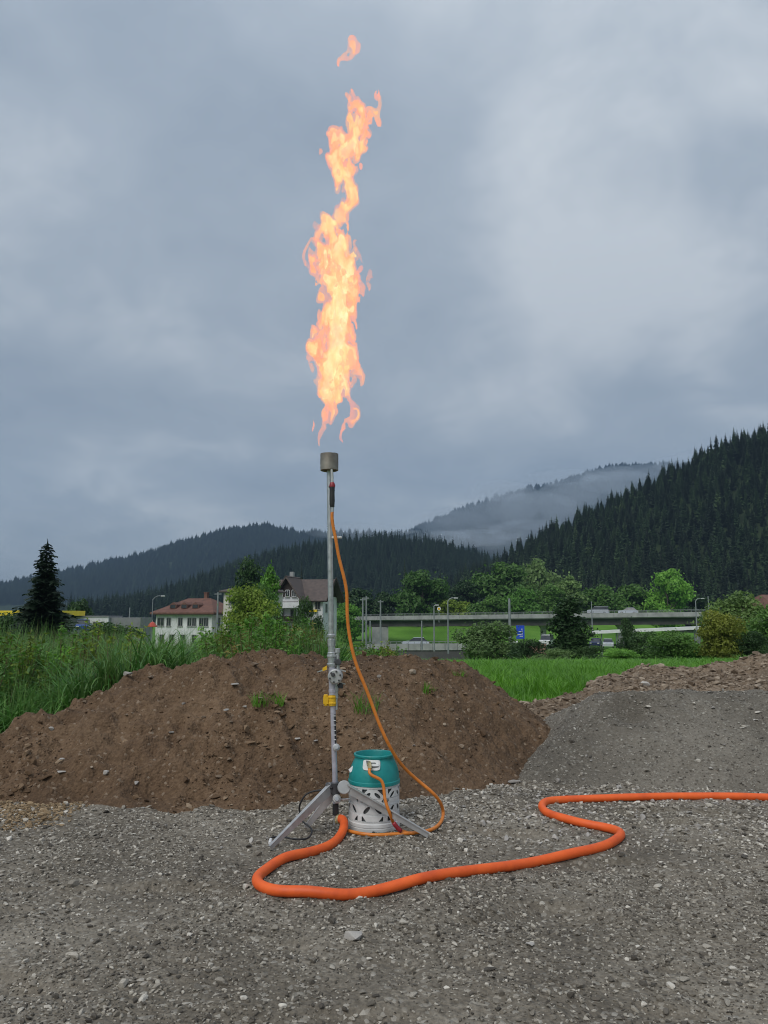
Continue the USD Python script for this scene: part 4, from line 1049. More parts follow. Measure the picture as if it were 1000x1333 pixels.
def car(label, paint, px, py, Y, rz, kind='hatch', group=None):
    """py: where the wheels stand."""
    p = at(px, py, Y)
    c = thing('car', label, 'car', p, rz, group)
    L, Wd, H = (4.3, 1.75, 1.48) if kind == 'hatch' else (4.8, 1.95, 1.95)
    prof = [(-.5, .20), (-.5, .52), (-.46, .60), (-.20, .64), (.36, .66), (.47, .60), (.5, .48), (.5, .20)] if kind == 'hatch' else [(-.5, .18), (-.5, .5), (-.44, .56), (-.2, .58), (.48, .58), (.5, .5), (.5, .18)]
    body = trimesh.creation.extrude_polygon(Polygon([(x*L, z*H) for x, z in prof]), Wd, engine='earcut')
    body.apply_transform(trimesh.transformations.rotation_matrix(np.pi/2, [1, 0, 0])); body.apply_translation((0, Wd/2, 0))
    obj(c, 'body', body, M[paint], False)
    z0 = .63*H if kind == 'hatch' else .575*H
    lo = [(-.24*L, z0), (.44*L, z0)] if kind == 'hatch' else [(-.30*L, z0), (.485*L, z0)]
    hi = [(-.06*L, .97*H), (.30*L, .97*H)] if kind == 'hatch' else [(-.16*L, .98*H), (.46*L, .98*H)]
    obj(c, 'windows', trimesh.convex.convex_hull(np.array([(x, s*Wd*.46, z) for x, z in lo for s in (-1, 1)] + [(x, s*Wd*.38, z) for x, z in hi for s in (-1, 1)])), M['glass'], False)
    obj(c, 'roof', trimesh.convex.convex_hull(np.array([(x, s*Wd*.385, z) for x in (hi[0][0]-.05, hi[1][0]+.05) for s in (-1, 1) for z in (.965*H, 1.0*H)])), M[paint], False)
    for x in (-.31, .31):
        for s in (-1, 1):
            wl = obj(c, 'wheel', rod((x*L, s*Wd*.40, .31), (x*L, s*Wd*.505, .31), .31, 18), M['black'], 40)
            obj(wl, 'rim', rod((x*L, s*Wd*.50, .31), (x*L, s*Wd*.515, .31), .19, 14), M['alu'], 40)
    for s in (-1, 1):
        obj(c, 'headlight', MB().box((-.5*L, s*Wd*.36, .47*H), (.05, .3, .13)).mesh(), M['signwhite'], False)
        obj(c, 'tail_light', MB().box((.5*L, s*Wd*.38, .47*H), (.05, .26, .16)).mesh(), M['car_redm'], False)
    return c
ang = math.atan2(dirb[1], dirb[0])
def road_car(px, lane, lab, paint, kind):
    p = on(s_at(px), lane, -.79); q = pix(p); car(lab, paint, float(q[0]), float(q[1]), p[1], ang, kind)
road_car(777, 3.0, 'pale silver van driving on the bridge, left of the blue car', 'car_silver', 'van')
road_car(816, 3.2, 'pale blue car driving on the bridge, right of the silver van', 'car_pale', 'hatch')
p = (pA + pB)/2; q = on_z(541, 838, -3.1)
car('silver-blue car on the lower road behind the grey barrier', 'car_pale', 541, 842.2, 124.5, .0)
car('dark blue car parked under the bridge beside the pier', 'car_navy', 776, 842, 136, 1.2)
car('silver car parked under the bridge, right of the dark blue car', 'car_silver', 792, 843, 134, 1.3)
car('blue car parked in front of the low white building at left', 'car_blue', 108, 823, 92, 1.94)
car('white van parked at the right of the blue sign', 'car_white', 712, 841, 138, 1.2, 'van')

# long canopy roof right of the pier
pA, pB = at(776, 822, 150), at(918, 816, 142)
cp = thing('canopy_roof', 'long flat white canopy roof on posts beneath the bridge', 'canopy')
obj(cp, 'roof_slab', MB().bar(pA + [0, 2, -.2], pB + [0, 2, -.2], 5, .55).mesh(), M['render_white'], False)
for k in range(7):
    q = pA + (pB-pA)*((k+.4)/7.0)
    obj(cp, 'post', MB().bar((q[0], q[1]+.4, -6.6), (q[0], q[1]+.4, q[2]-.5), .2, .2, up=(0, 1, 0)).mesh(), M['galv'], False)
# brick wall
p = at(698, 838, 106)
w_ = thing('brick_wall', 'low brick wall right of the blue sign', 'wall', (p[0], 106, 0))
obj(w_, 'wall_body', MB().box((0, 0, p[2] - 1.4), (2.6, .4, 2.8)).mesh(), M['brick'], False)
obj(w_, 'coping', MB().box((0, 0, p[2] + .05), (2.8, .5, .1)).mesh(), M['concrete'], False)


def post(label, px, ytop, ybot, Y, r=.13, arm=None, head=False, group=None, name='steel_post', cat='post', cross=None):
    t, b_ = at(px, ytop, Y), at(px, ybot, Y)
    g = min(b_[2], -3.0) if Y > 60 else b_[2]
    c = thing(name, label, cat, (t[0], Y, g), 0, group)
    H = t[2] - g
    obj(c, 'pole', tube([(0, 0, 0), (0, 0, H*.5), (0, 0, H)], [r, r*.85, r*.7], 10), M['galv'], 60)
    if arm:
        obj(c, 'arm', tube(spline([(0, 0, H*.97), (arm*.35, 0, H + abs(arm)*.28), (arm, 0, H + abs(arm)*.36)], 8), r*.55, 8), M['galv'], 60)
        hd = MB().box((arm*1.2, 0, H + abs(arm)*.37), (.6, .24, .12), bevel=.03)
        obj(c, 'lamp_head', hd.mesh(), M['signwhite'], False)
    if cross:
        obj(c, 'crossarm', MB().bar((-cross, 0, H - .25), (cross, 0, H - .25), .12, .12).mesh(), M['galv'], False)
    return c
post('tall bare steel post in front of the middle of the bridge', 663, 779, 838, 104, .22)
post('street lamp with a short arm left of the olive bush, tallest of three', 583, 782, 851, 112, .13, 1.0, name='street_lamp', cat='street lamp')
post('street lamp with a small head left of the tallest lamp', 565, 789, 848, 114, .13, .35, name='street_lamp', cat='street lamp')
post('shorter steel post left of the two street lamps below the bridge', 549, 808, 846, 114, .14)
post('left steel post of the pair right of the flare pole', 472.5, 778, 845, 96, .13, cross=.35)
post('right steel post of the pair right of the flare pole', 477, 776, 845, 95, .13, cross=.35)
post('short steel post by the bridge abutment', 482, 808, 843, 95, .12)
post('steel post in front of the left end of the bridge', 495.5, 781, 830, 110, .14, cross=.4)
post('curved street lamp at the right end of the bridge', 905.5, 782, 822, 140, .13, 1.1, name='street_lamp', cat='street lamp')
post('steel post above the bridge right of the curved street lamp', 922, 776, 800, 150, .13)
post('steel post above the silver van on the bridge', 770, 783, 812, 150, .12)
post('utility pole with a crossarm at the right end of the white house', 284, 771, 826, 110, .16, cross=.5, name='utility_pole', cat='utility pole')
post('thin mast behind the low white building', 169, 791, 818, 112, .10)
post('street lamp leaning over left of the white house', 199, 780, 830, 120, .08, 1.3, name='street_lamp', cat='street lamp')
p = at(571.5, 792.5, 170)
sg = thing('round_sign', 'small round warning sign on the bridge beside the lamps', 'sign', p)
obj(sg, 'plate', rod((0, 0, 0), (0, -.06, 0), .42, 24), M['signwhite'], 40)
obj(sg, 'centre', rod((0, -.062, 0), (0, -.075, 0), .26, 24), M['yellow'], 40)
obj(sg, 'post', MB().bar((0, .05, -3.0), (0, .05, .3), .08, .08, up=(0, 1, 0)).mesh(), M['galv'], False)
p = at(677.5, 823, 98)
sg = thing('blue_sign', 'tall blue road sign panel with white marks left of the meadow', 'sign', p)
obj(sg, 'panel', MB().box((0, 0, 0), (1.05, .07, 1.65), bevel=.02).mesh(), M['signblue'], False)
mk = MB()
for k, (xx, zz, ww) in enumerate([(-.12, -.28, .5), (.1, -.5, .4), (-.05, .1, .3), (.2, .38, .16)]): mk.box((xx, -.042, zz), (ww, .012, .09))
obj(sg, 'marking', mk.box((.22, -.042, -.05), (.07, .012, .5)).mesh(), M['signwhite'], False)
for s in (-.4, .4): obj(sg, 'post', MB().bar((s, .07, -3.0), (s, .07, .75), .09, .09, up=(0, 1, 0)).mesh(), M['galv'], False)
p = at(670.5, 837, 97)
sg = thing('small_white_sign', 'small white sign below the blue sign', 'sign', p)
obj(sg, 'plate', MB().box((0, 0, 0), (.75, .05, .45), bevel=.02).mesh(), M['signwhite'], False)
obj(sg, 'post', MB().bar((0, .05, -2.0), (0, .05, .2), .08, .08, up=(0, 1, 0)).mesh(), M['galv'], False)
p = at(198.5, 812, 100)
sg = thing('red_parasol', 'small orange-red parasol left of the white house', 'parasol', p)
obj(sg, 'canopy', lathe([(.65, -.4), (.62, -.28), (.32, .1), (.04, .28)], 8), M['car_redm'], False)
obj(sg, 'pole', MB().bar((0, 0, -3), (0, 0, .5), .08, .08, up=(0, 1, 0)).mesh(), M['galv'], False)

# ------------------------------------------------------------ the flare
YP = 4.90
def P(px, py, dy=0.0): return at(px, py, YP + dy)
fl = thing('flare_stand', 'slender steel gas flare stand on three flat metal legs', 'flare stand')
# pole: lower bluish tube, valve section, upper tube
base, mid_, top = P(437, 1046), P(432.6, 884), P(428.8, 606)
obj(fl, 'lower_tube', rod(base, P(433.4, 918), .0165, 20), M['greytube'], 40)
obj(fl, 'upper_tube', rod(P(431.2, 834), top, .0175, 24), M['steel'], 40)
obj(fl, 'pipe_union', trimesh.util.concatenate([rod(P(431.5, 842), P(431.2, 832), .024, 8), rod(P(431.1, 829.5), P(431, 825.5), .026, 24), rod(P(431.3, 836.5), P(431.2, 834), .021, 20), rod(P(431.9, 850), P(431.5, 840), .021, 20)]), M['steel'], 40)
obj(fl, 'pipe_coupling', trimesh.util.concatenate([rod(P(432.2, 868), P(431.8, 849), .0265, 24), rod(P(432.1, 866.5), P(432, 863), .031, 8), rod(P(431.9, 856), P(431.8, 852), .030, 24)]), M['steel'], 40)
obj(fl, 'mixing_pipe', trimesh.util.concatenate([rod(P(433, 905), P(432.2, 866), .022, 20), rod(P(433.1, 902), P(433, 897), .025, 8)]), M['greytube'], 40)
# round valve bonnet facing the camera
vc = P(437, 880)
vb = obj(fl, 'valve_body', trimesh.util.concatenate([rod(vc + [0, .03, 0], vc + [0, -.055, 0], .046, 32, .008), rod(vc + [-.04, .0, 0], vc + [.035, 0, 0], .030, 20)]), M['alu'], 40)
obj(vb, 'bonnet_bolt', trimesh.util.concatenate([rod(vc + [.033*math.cos(a), -.05, .033*math.sin(a)], vc + [.033*math.cos(a), -.064, .033*math.sin(a)], .006, 6) for a in np.arange(6)*np.pi/3 + .3] + [rod(vc + [-.012, -.05, .012], vc + [-.012, -.068, .012], .012, 16)]), M['darkmetal'], 40)
# side branch: small pipe parallel to the pole
sd = P(439.5, 860)
obj(fl, 'side_pipe', trimesh.util.concatenate([rod(P(440, 872), P(439.5, 846), .011, 16), rod(P(439.4, 850), P(439.2, 844), .017, 8), rod(P(438, 909), P(437.5, 890), .012, 16), rod(P(438, 924), P(438, 909), .008, 14), rod(P(437.6, 900), P(437.5, 893), .016, 8)]), M['steel'], 40)
obj(fl, 'pressure_gauge', trimesh.util.concatenate([rod(P(440.5, 862, -.01), P(440.5, 862, -.035), .020, 24), rod(P(436, 862), P(440, 862), .006, 10)]), M['darkmetal'], 40)
h1 = obj(fl, 'side_valve', rod(P(437, 893), P(446, 892.5), .010, 16), M['darkmetal'], 40)
obj(h1, 'knob', rod(P(443.5, 896), P(444.5, 889), .014, 10), M['darkmetal'], 40)
obj(h1, 'lever', MB().hull([P(443, 888, -.01), P(450, 890, -.01), P(443, 890.5, -.01), P(450, 891, -.01), P(443, 888, .01), P(450, 890, .01), P(443, 890.5, .01), P(450, 891, .01)]).mesh(), M['alu'], False)
lv = obj(fl, 'lever', MB().hull([P(426, 872, s) + [0, 0, d] for s in (-.012, .012) for d in (0, .012)] + [P(413, 875.5, s) + [0, 0, d] for s in (-.010, .010) for d in (0, .006)]).mesh(), M['steel'], False, label='flat lever with yellow sleeve on the left')
obj(lv, 'sleeve', MB().hull([P(425.5, 871, s) + [0, 0, d] for s in (-.015, .015) for d in (-.004, .022)] + [P(420, 873, s) + [0, 0, d] for s in (-.014, .014) for d in (-.004, .016)]).mesh(), M['yellow'], False)
obj(fl, 'right_lever', MB().hull([P(443, 873, s) + [0, 0, d] for s in (-.01, .01) for d in (0, .01)] + [P(450.5, 875, s) + [0, 0, d] for s in (-.01, .01) for d in (0, .008)]).mesh(), M['alu'], False)
yv = obj(fl, 'yellow_valve', trimesh.util.concatenate([rod(P(432.8, 919), P(432.5, 905), .024, 10), rod(P(427, 911), P(433, 911), .012, 14), rod(P(432.8, 917), P(432.6, 914), .028, 8), rod(P(432.6, 908.5), P(432.5, 906), .028, 8)]), M['yellow'], 40)
obj(yv, 'handle', trimesh.util.concatenate([rod(P(424.5, 919), P(424.2, 904), .014, 12, .004), trimesh.convex.convex_hull(np.array([P(424.4, 911.5) + V(dx, dy, dz) for dx in (-.016, .016) for dy in (-.014, .014) for dz in (-.022, .022)]))]), M['yellow'], 40)
obj(fl, 'orifice_scale', MB().bar(P(436.2, 930, -.012), P(437.0, 972, -.012), .010, .006, up=(0, 1, 0)).mesh(), M['black'], False)
for py in (932, 938, 944, 951, 957, 963): obj(fl, 'scale_mark', MB().box(P(435.6 + (py-930)*.02, py, -.02), (.012, .004, .004)).mesh(), M['signwhite'], False)
for px, py, rr in ((438, 973, .022), (438.6, 1040, .026)):
    kb = obj(fl, 'clamp_knob', rod(P(px, py, -.01), P(px, py, -.05), rr, 24, .005), M['alu'], 40)
    obj(kb, 'knob_cap', rod(P(px, py, -.049), P(px, py, -.062), rr*.55, 16), M['steel'], 40)
# collar and legs
cl = P(436.5, 1026)
obj(fl, 'leg_collar', trimesh.util.concatenate([rod(P(437, 1034), P(436.4, 1018), .030, 20), MB().box(cl + [-.035, 0, 0], (.05, .05, .06), bevel=.006).mesh(), MB().box(cl + [.03, .0, 0], (.05, .04, .05), bevel=.006).mesh()]), M['darkmetal'], 40)
obj(fl, 'collar_disc', trimesh.util.concatenate([rod(P(448, 1025, -.085), P(448, 1025, -.065), .040, 32, .004), rod(P(440, 1028, .0), P(449, 1025, -.065), .012, 12)]), M['alu'], 40)
obj(fl, 'brace_rod', rod(P(439, 1041), P(456, 1040.5), .006, 12), M['steel'], 40)
obj(fl, 'foot_plug', rod(P(437, 1061), P(437, 1046), .019, 20), M['black'], 40)
obj(fl, 'inlet_pipe', trimesh.util.concatenate([rod(P(436.5, 1074), P(437, 1060), .012, 16)]), M['steel'], 40)
def leg(a, b, w0, w1, t, lab=None):
    """A flat plate set on edge, from the collar a to the ground b, narrowing; a folded flange along its upper edge."""
    a, b = np.asarray(a), np.asarray(b); d = (b-a)/np.linalg.norm(b-a); s = np.cross(d, [0, 0, 1]); s /= np.linalg.norm(s); u = np.cross(s, d); u *= np.sign(u[2])
    m = MB().hull([a + s*t*k + u*w for k in (-.5, .5) for w in (0, -w0)] + [b + s*t*k + u*w for k in (-.5, .5) for w in (w1, 0)])
    m.hull([a + s*k + u*w for k in (-t*.5, .022) for w in (.003, -.001)] + [b + s*k + u*(w + w1) for k in (-t*.5, .012) for w in (.003, -.001)])
    return obj(fl, 'leg', m.mesh(), M['alu'], False, label=lab)
g1, g2, g3 = on_z(353, 1106, .01), on_z(401, 1079, .01), on_z(556, 1090, .01)
leg(P(432, 1020, -.01), g1, .056, .022, .008)
leg(P(433, 1027, .02), g2, .05, .025, .008)
leg(P(453, 1021, -.075), g3, .050, .028, .008)
# burner cup: open steel cylinder
ct, cb = P(428.8, 591), P(428.8, 613)
hcup = np.linalg.norm(ct - cb)
cup = lathe([(.016, .004), (.052, .0), (.0585, .004), (.0592, hcup*.5), (.0585, hcup), (.0555, hcup), (.055, .012), (.016, .012)], 40)
obj(fl, 'burner_cup', aim(cup, cb, ct), M['burnt'], 40)
obj(fl, 'burner_nozzle', rod(P(428.8, 613), P(428.8, 600), .019, 20), M['burnt'], 40)
obj(fl, 'cup_bracket', MB().bar(P(428.8, 612.5) + [-.05, 0, 0], P(428.8, 612.5) + [.05, 0, 0], .014, .006).mesh(), M['darkmetal'], False)
obj(fl, 'hose_clip', rod(P(432, 700, -.01), P(445, 699.5, -.01), .008, 12), M['whiteplastic'], 40)
obj(fl, 'torch_clip', trimesh.util.concatenate([rod(P(428, 633.5, -.02), P(434, 633.5, -.02), .007, 12), rod(P(429, 656, -.02), P(434, 656, -.02), .006, 12)]), M['darkmetal'], 40)

# ignition torch clipped to the pole
tc_ = thing('gas_torch', 'hand-held ignition torch with black grip clipped near the pole top', 'torch')
F_ = lambda px, py: P(px, py, -.045)
obj(tc_, 'grip', tube([F_(432.6, 660), F_(432.4, 652), F_(432.4, 642), F_(432.7, 633)], [.0145, .0175, .0165, .0165], 18), M['black'], 40)
obj(tc_, 'collar', tube([F_(432.7, 634), F_(432.7, 631), F_(432.6, 628)], [.0185, .0185, .013], 18), M['red'], 40)
obj(tc_, 'trigger', MB().hull([F_(428.5, 632.5), F_(430.5, 630.5), F_(430.5, 635), F_(428.5, 634.8), F_(429, 632) + V(0, .02, 0), F_(430.5, 635) + V(0, .02, 0)]).mesh(), M['darkmetal'], False)
obj(tc_, 'neck_tube', tube(spline([F_(432.6, 628), F_(432.4, 618), F_(431.2, 608), F_(430.2, 602)], 12), np.linspace(.0095, .008, 12), 14), M['alu'], 40)
obj(tc_, 'hose_nut', trimesh.util.concatenate([rod(F_(432.6, 667), F_(432.6, 660), .012, 6), rod(F_(432.6, 669.5), F_(432.6, 665), .009, 14)]), M['steel'], 40)

# thin amber gas hose from the torch down and round to the bottle
hp = [F_(432.7, 666), F_(433.5, 684), F_(437, 701), F_(441, 724), F_(447, 748), F_(451.2, 770), F_(452.2, 800), F_(455.5, 830), F_(463, 862), F_(478, 900), F_(491, 935), F_(505, 967), P(526, 999, .05)]
hp += [P(549, 1020, .10), P(567, 1036, .10)]
def G(px, py, z=.018): return on_z(px, py, z)
hp += [G(577, 1057, .06), G(571, 1074, .022), G(550, 1083), G(520, 1085.5), G(487, 1087), G(468, 1085), G(452, 1081)]
gh = thing('gas_hose', 'thin amber gas hose hanging from the torch and looping round the bottle', 'hose')
obj(gh, 'hose_line', tube(spline(hp, 150), .0105, 12), M['gashose'], True)

# ------------------------------------------------------------ gas bottle
bp = at(487, 1060, 4.955); bp[2] = 0
bt = thing('gas_bottle', 'teal and white composite gas bottle with cut-out lattice casing', 'gas bottle', (bp[0], bp[1] + .02, 0.0), math.radians(-3), scale=(1.035, 1.035, .86))
RB = .153
# lattice casing: cut a flat sheet, then bend it round
CH0, CH1 = .058, .308
C_ = 2*np.pi*RB
sheet = sbox(0, CH0, C_, CH1)
holes = []
def leafhole(cx, cz, L, W, ang):
    e = affinity.scale(Point(0, 0).buffer(1, 10), L/2, W/2)
    return affinity.translate(affinity.rotate(e, ang), cx, cz)
nper = 6; pw = C_/nper
for k in range(nper):
    x0 = (k + .5) * pw
    for s in (-1, 1):
        f = lambda u: x0 + s*u
        tri = lambda *q: Polygon([(f(u), v) for u, v in q]).buffer(-.002).buffer(.002)
        holes += [tri((.016, .292), (.016, .250), (.052, .292)),
                  leafhole(f(.050), .252, .050, .021, 48*s), leafhole(f(.036), .205, .040, .016, -38*s) if False else tri((.012, .232), (.012, .198), (.026, .214)),
                  leafhole(f(.045), .152, .062, .024, 52*s), tri((.014, .076), (.014, .108), (.018, .112), (.044, .076)) if True else None]
from shapely import union_all
sheet = sheet.difference(union_all([h_ for h_ in holes if h_ is not None]))
cas = trimesh.creation.extrude_polygon(sheet, .005, engine='earcut')
v_, f_ = trimesh.remesh.subdivide_to_size(cas.vertices, cas.faces, .022)
th = v_[:, 0] / RB + np.pi/2 + np.pi/nper * 0
rr = RB - .006 + v_[:, 2]
obj(bt, 'lattice_casing', trimesh.Trimesh(np.stack([rr*np.cos(th), rr*np.sin(th), v_[:, 1]], 1), f_), M['whiteplastic'], 30)
obj(bt, 'base_ring', lathe([(.135, .0), (.149, .0), (.152, .004), (.1545, .026), (.1525, .028), (.1525, .032), (.1555, .035), (.1555, .056), (.153, .060), (.14, .060)], 64), M['whiteplastic'], 30)
obj(bt, 'inner_vessel', lathe([(.10, .02), (.138, .06), (.138, .30), (.12, .36)], 48), M['liner'], 60)
sh = [(.120, .306), (.151, .306), (.1555, .310), (.1565, .322), (.1555, .332), (.152, .336), (.1515, .345), (.150, .37), (.145, .40), (.137, .43), (.126, .458), (.119, .473), (.1165, .482), (.117, .489), (.121, .494), (.1235, .499), (.1235, .508), (.121, .512), (.112, .512), (.108, .505), (.104, .47), (.06, .455), (.02, .455)]
obj(bt, 'shroud', lathe(sh, 64), M['teal'], 30)
# valve recess with white regulator on the front
fx = -.008
def front(dx, z, out=0.0):
    r_ = np.interp(z, [q[1] for q in sh[5:13]], [q[0] for q in sh[5:13]]) + out
    a = -np.pi/2 + dx / r_
    return V(r_*np.cos(a), r_*np.sin(a), z)
rec = []
def pad(pts, o0, o1): return trimesh.convex.convex_hull(np.array([front(x, z, o) for x, z in pts for o in (o0, o1)]))
rnd = lambda cx, cz, w, h, e=.35: [(cx + w/2*np.sign(np.cos(a))*abs(np.cos(a))**e, cz + h/2*np.sign(np.sin(a))*abs(np.sin(a))**e) for a in np.linspace(0, 2*np.pi, 20)[:-1]]
rg = obj(bt, 'regulator', pad(rnd(fx, .455, .106, .066), -.03, .006), M['whiteplastic'], 30)
obj(rg, 'recess', pad(rnd(fx + .016, .457, .052, .032), 0, .0075), M['liner'], 30)
obj(rg, 'grip_bar', pad(rnd(fx + .022, .457, .046, .012), .004, .016), M['whiteplastic'], 30)
obj(rg, 'lever', pad([(fx-.032, .484), (fx-.018, .484), (fx-.010, .45), (fx-.024, .45)], .004, .02), M['darkmetal'], 30)
obj(rg, 'outlet', trimesh.util.concatenate([rod(front(fx-.014, .472, .0), front(fx-.010, .462, .034), .012, 16), rod(front(fx-.010, .470, .03), front(fx-.006, .440, .042), .0125, 6)]), M['brass'], 30)
obj(bt, 'tag', MB().hull([V(-.149, -.05, .405), V(-.122, -.06, .430), V(-.140, -.066, .388), V(-.120, -.07, .405), V(-.151, -.048, .405), V(-.124, -.056, .434)]).mesh(), M['signwhite'], False)
# hose from the regulator to the ground
W = lambda q: np.array([bp[0], bp[1] + .02, 0]) + trimesh.transformations.rotation_matrix(math.radians(-3), [0, 0, 1])[:3, :3] @ (q * [1.035, 1.035, .86])
rh = thing('regulator_hose', 'short amber hose running down from the bottle regulator', 'hose')
r0, r1 = W(front(fx - .006, .44, .042)), W(front(fx - .002, .41, .05))
obj(rh, 'hose_line', tube(spline([r0, r1, at(495, 1015, r1[1] - .005), at(501, 1038, r1[1] - .02), at(508, 1060, r1[1] - .03), G(517, 1078, .03), G(528, 1083.5), G(540, 1084.5)], 60), .0095, 12), M['gashose'], True)
obj(rh, 'red_sleeve', tube(spline([at(512.5, 1071, r1[1] - .035), at(517, 1077, r1[1]-.035), at(522, 1082, r1[1]-.03)], 8), .013, 12), M['red'], True)

# ------------------------------------------------------------ big orange hose
def yz(p): return np.array([p[0], p[1], float(yard_z(np.array([p[0]]), np.array([p[1]]))[0]) + .024])
tr = [(449, 1071), (444, 1086), (425, 1100), (398, 1111), (368, 1122), (347, 1132), (335, 1145), (341, 1157), (362, 1163.5), (398, 1166), (440, 1165), (490, 1157), (545, 1148), (600, 1137), (655, 1126), (705, 1115), (750, 1108), (785, 1100), (804, 1091), (808, 1083.5), (795, 1076), (765, 1071), (735, 1065), (714, 1059), (706, 1053), (710, 1047), (730, 1042.5), (770, 1040.5), (830, 1039.5), (900, 1038.5), (960, 1039), (1040, 1040), (1120, 1042)]
pts = [yz(on_z(x_, y_, .024)) for x_, y_ in tr]
pts = [P(441, 1066.0, -.015), P(446.5, 1067.5, -.045), np.r_[at(448, 1074, 4.80)[:2], .05]] + pts[1:]
oh = thing('orange_hose', 'thick orange hose snaking across the gravel from the flare foot', 'hose')
obj(oh, 'hose_line', tube(spline(pts, 420), .0255, 18), M['hose'], True)
obj(oh, 'coupling', trimesh.util.concatenate([rod(P(436, 1067.5, -.01), P(441.5, 1067.5, -.01), .021, 8), rod(P(440, 1066, -.012), P(443, 1066.4, -.022), .0285, 20)]), M['brass'], 40)

# black cable by the left legs
ck = [P(433, 1025, -.03), P(415, 1029, .0), P(397, 1036, .02), P(390.5, 1048, .03), G(391, 1060, .06), G(396, 1071, .05), G(404.5, 1078, .03), G(404, 1088, .012), G(396, 1092.5, .012), G(380, 1092), G(366, 1089.5, .012), G(357, 1090, .012), G(352.5, 1094, .012)]
cb_ = thing('black_cable', 'thin black cable looping round the left legs of the flare', 'cable')
obj(cb_, 'cable_line', tube(spline(ck, 90), .0055, 10), M['black'], True)
obj(cb_, 'plug', rod(G(352.5, 1093, .014), G(351.5, 1098, .012), .010, 12), M['signwhite'], 40)


# ------------------------------------------------------------ the flame
def surface_nets(F, origin, step):
    """Closed triangle mesh of F > 0 on a regular grid (naive surface nets)."""
    F = np.pad(F, 1, constant_values=-1.0)
    S = F > 0
    nx, ny, nz = F.shape
    cs = [S[i:nx-1+i, j:ny-1+j, k:nz-1+k] for i in (0, 1) for j in (0, 1) for k in (0, 1)]
    cnt = np.sum(cs, axis=0)
    act = (cnt > 0) & (cnt < 8)
    cid = -np.ones(act.shape, int); cells = np.argwhere(act); cid[act] = np.arange(len(cells))
    acc = np.zeros((len(cells), 3)); num = np.zeros(len(cells))
    corner = [(i, j, k) for i in (0, 1) for j in (0, 1) for k in (0, 1)]
    for a in corner:
        for ax in range(3):
            if a[ax]: continue
            b = list(a); b[ax] = 1
            fa = F[tuple((cells + a).T)]; fb = F[tuple((cells + b).T)]
            k = (fa > 0) != (fb > 0)
            t = fa[k] / (fa[k] - fb[k])
            p = np.array(a, float) + t[:, None] * (np.array(b) - a)
            acc[k] += p; num[k] += 1
    v = (cells + acc / num[:, None] - 1) * step + origin
    quads = []
    for ax in range(3):
        u, w = (ax + 1) % 3, (ax + 2) % 3
        sl0 = [slice(None)]*3; sl1 = [slice(None)]*3
        sl0[ax] = slice(0, -1); sl1[ax] = slice(1, None)
        e = np.argwhere(S[tuple(sl0)] != S[tuple(sl1)])
        inside = S[tuple(e.T)]
        du, dw = np.eye(3, dtype=int)[u], np.eye(3, dtype=int)[w]
        q = np.stack([cid[tuple((e - du - dw).T)], cid[tuple((e - dw).T)], cid[tuple(e.T)], cid[tuple((e - du).T)]], 1)
        q[~inside] = q[~inside][:, ::-1]
        quads.append(q)
    q = np.vstack(quads)
    return trimesh.Trimesh(v, np.vstack([q[:, [0, 1, 2]], q[:, [0, 2, 3]]]), process=False)


def lattice_noise(shape, step, size, r, stretch=1.7):
    """Smooth noise about 0, features of about `size` metres, drawn out upwards."""
    n = [max(4, int(s*step/size/(stretch if k == 2 else 1)) + 4) for k, s in enumerate(shape)]
    g = r.normal(size=n)
    return ndimage.zoom(g, [s/m for s, m in zip(shape, n)], order=2, mode='reflect', grid_mode=True)[:shape[0], :shape[1], :shape[2]]

fr = np.random.default_rng(23)
step = .0075
o0 = V(at(393, 590, YP)[0] - .17, YP - .22, at(430, 586, YP)[2]); o1 = V(at(500, 560, YP)[0] + .08, YP + .22, at(460, 46, YP)[2])
shape = tuple(((o1 - o0) / step).astype(int))
gxs, gys, gzs = [o0[k] + np.arange(shape[k]) * step for k in range(3)]
lo = lambda s: lattice_noise(shape, step, s, fr)
wx, wy = lo(.10) * .022 + lo(.045) * .013, lo(.10) * .025 + lo(.05) * .012
hfac = np.clip((gzs - gzs[0]) / (gzs[-1] - gzs[0]), 0, 1)[None, None, :]
turb = (lo(.13) * .16 + lo(.065) * .19 + lo(.034) * .12 + lo(.018) * .05 - np.abs(lo(.06)) * .10) * (.85 + .30*hfac) - .04
def chain(rows, yoff=0.0, thin=1.0):
    """rows: (pixel row, left edge, right edge) of a tongue of flame."""
    zz = np.array([at(430, q[0], YP)[2] for q in rows]); s_ = np.argsort(zz); zz = zz[s_]
    xc = np.array([at((q[1]+q[2])/2, q[0], YP)[0] for q in rows])[s_]
    rd = np.array([(q[2]-q[1])/2/FPX*YP*thin*.76 for q in rows])[s_]
    # depth grows with height above the camera: pixel widths are a little larger in metres
    XC, RD = np.interp(gzs, zz, xc), np.interp(gzs, zz, rd)
    out = np.full(shape, -3.0, np.float32)
    ok = (gzs >= zz[0]) & (gzs <= zz[-1])
    X_ = gxs[:, None, None] + wx[:, :, ok] - XC[None, None, ok]
    Y_ = gys[None, :, None] + wy[:, :, ok] - YP - yoff
    R_ = np.maximum(RD[None, None, ok], .002)
    d = np.sqrt(X_**2 + Y_**2) / R_
    out[:, :, ok] = .68 * (1 - d) * np.minimum(1, R_ / .06) + turb[:, :, ok] * np.clip(R_ / .075, .2, 1)
    return out
main = chain([(526, 428, 442), (519, 418, 452), (513, 405, 462), (490, 404, 466), (472, 394, 477), (454, 399, 472), (436, 404, 467), (418, 414, 468), (400, 413, 470), (377, 418, 477), (359, 407, 477), (339, 405, 469), (321, 409, 455), (305, 411, 452), (289, 408, 448), (278, 410, 420), (271, 413, 416)])
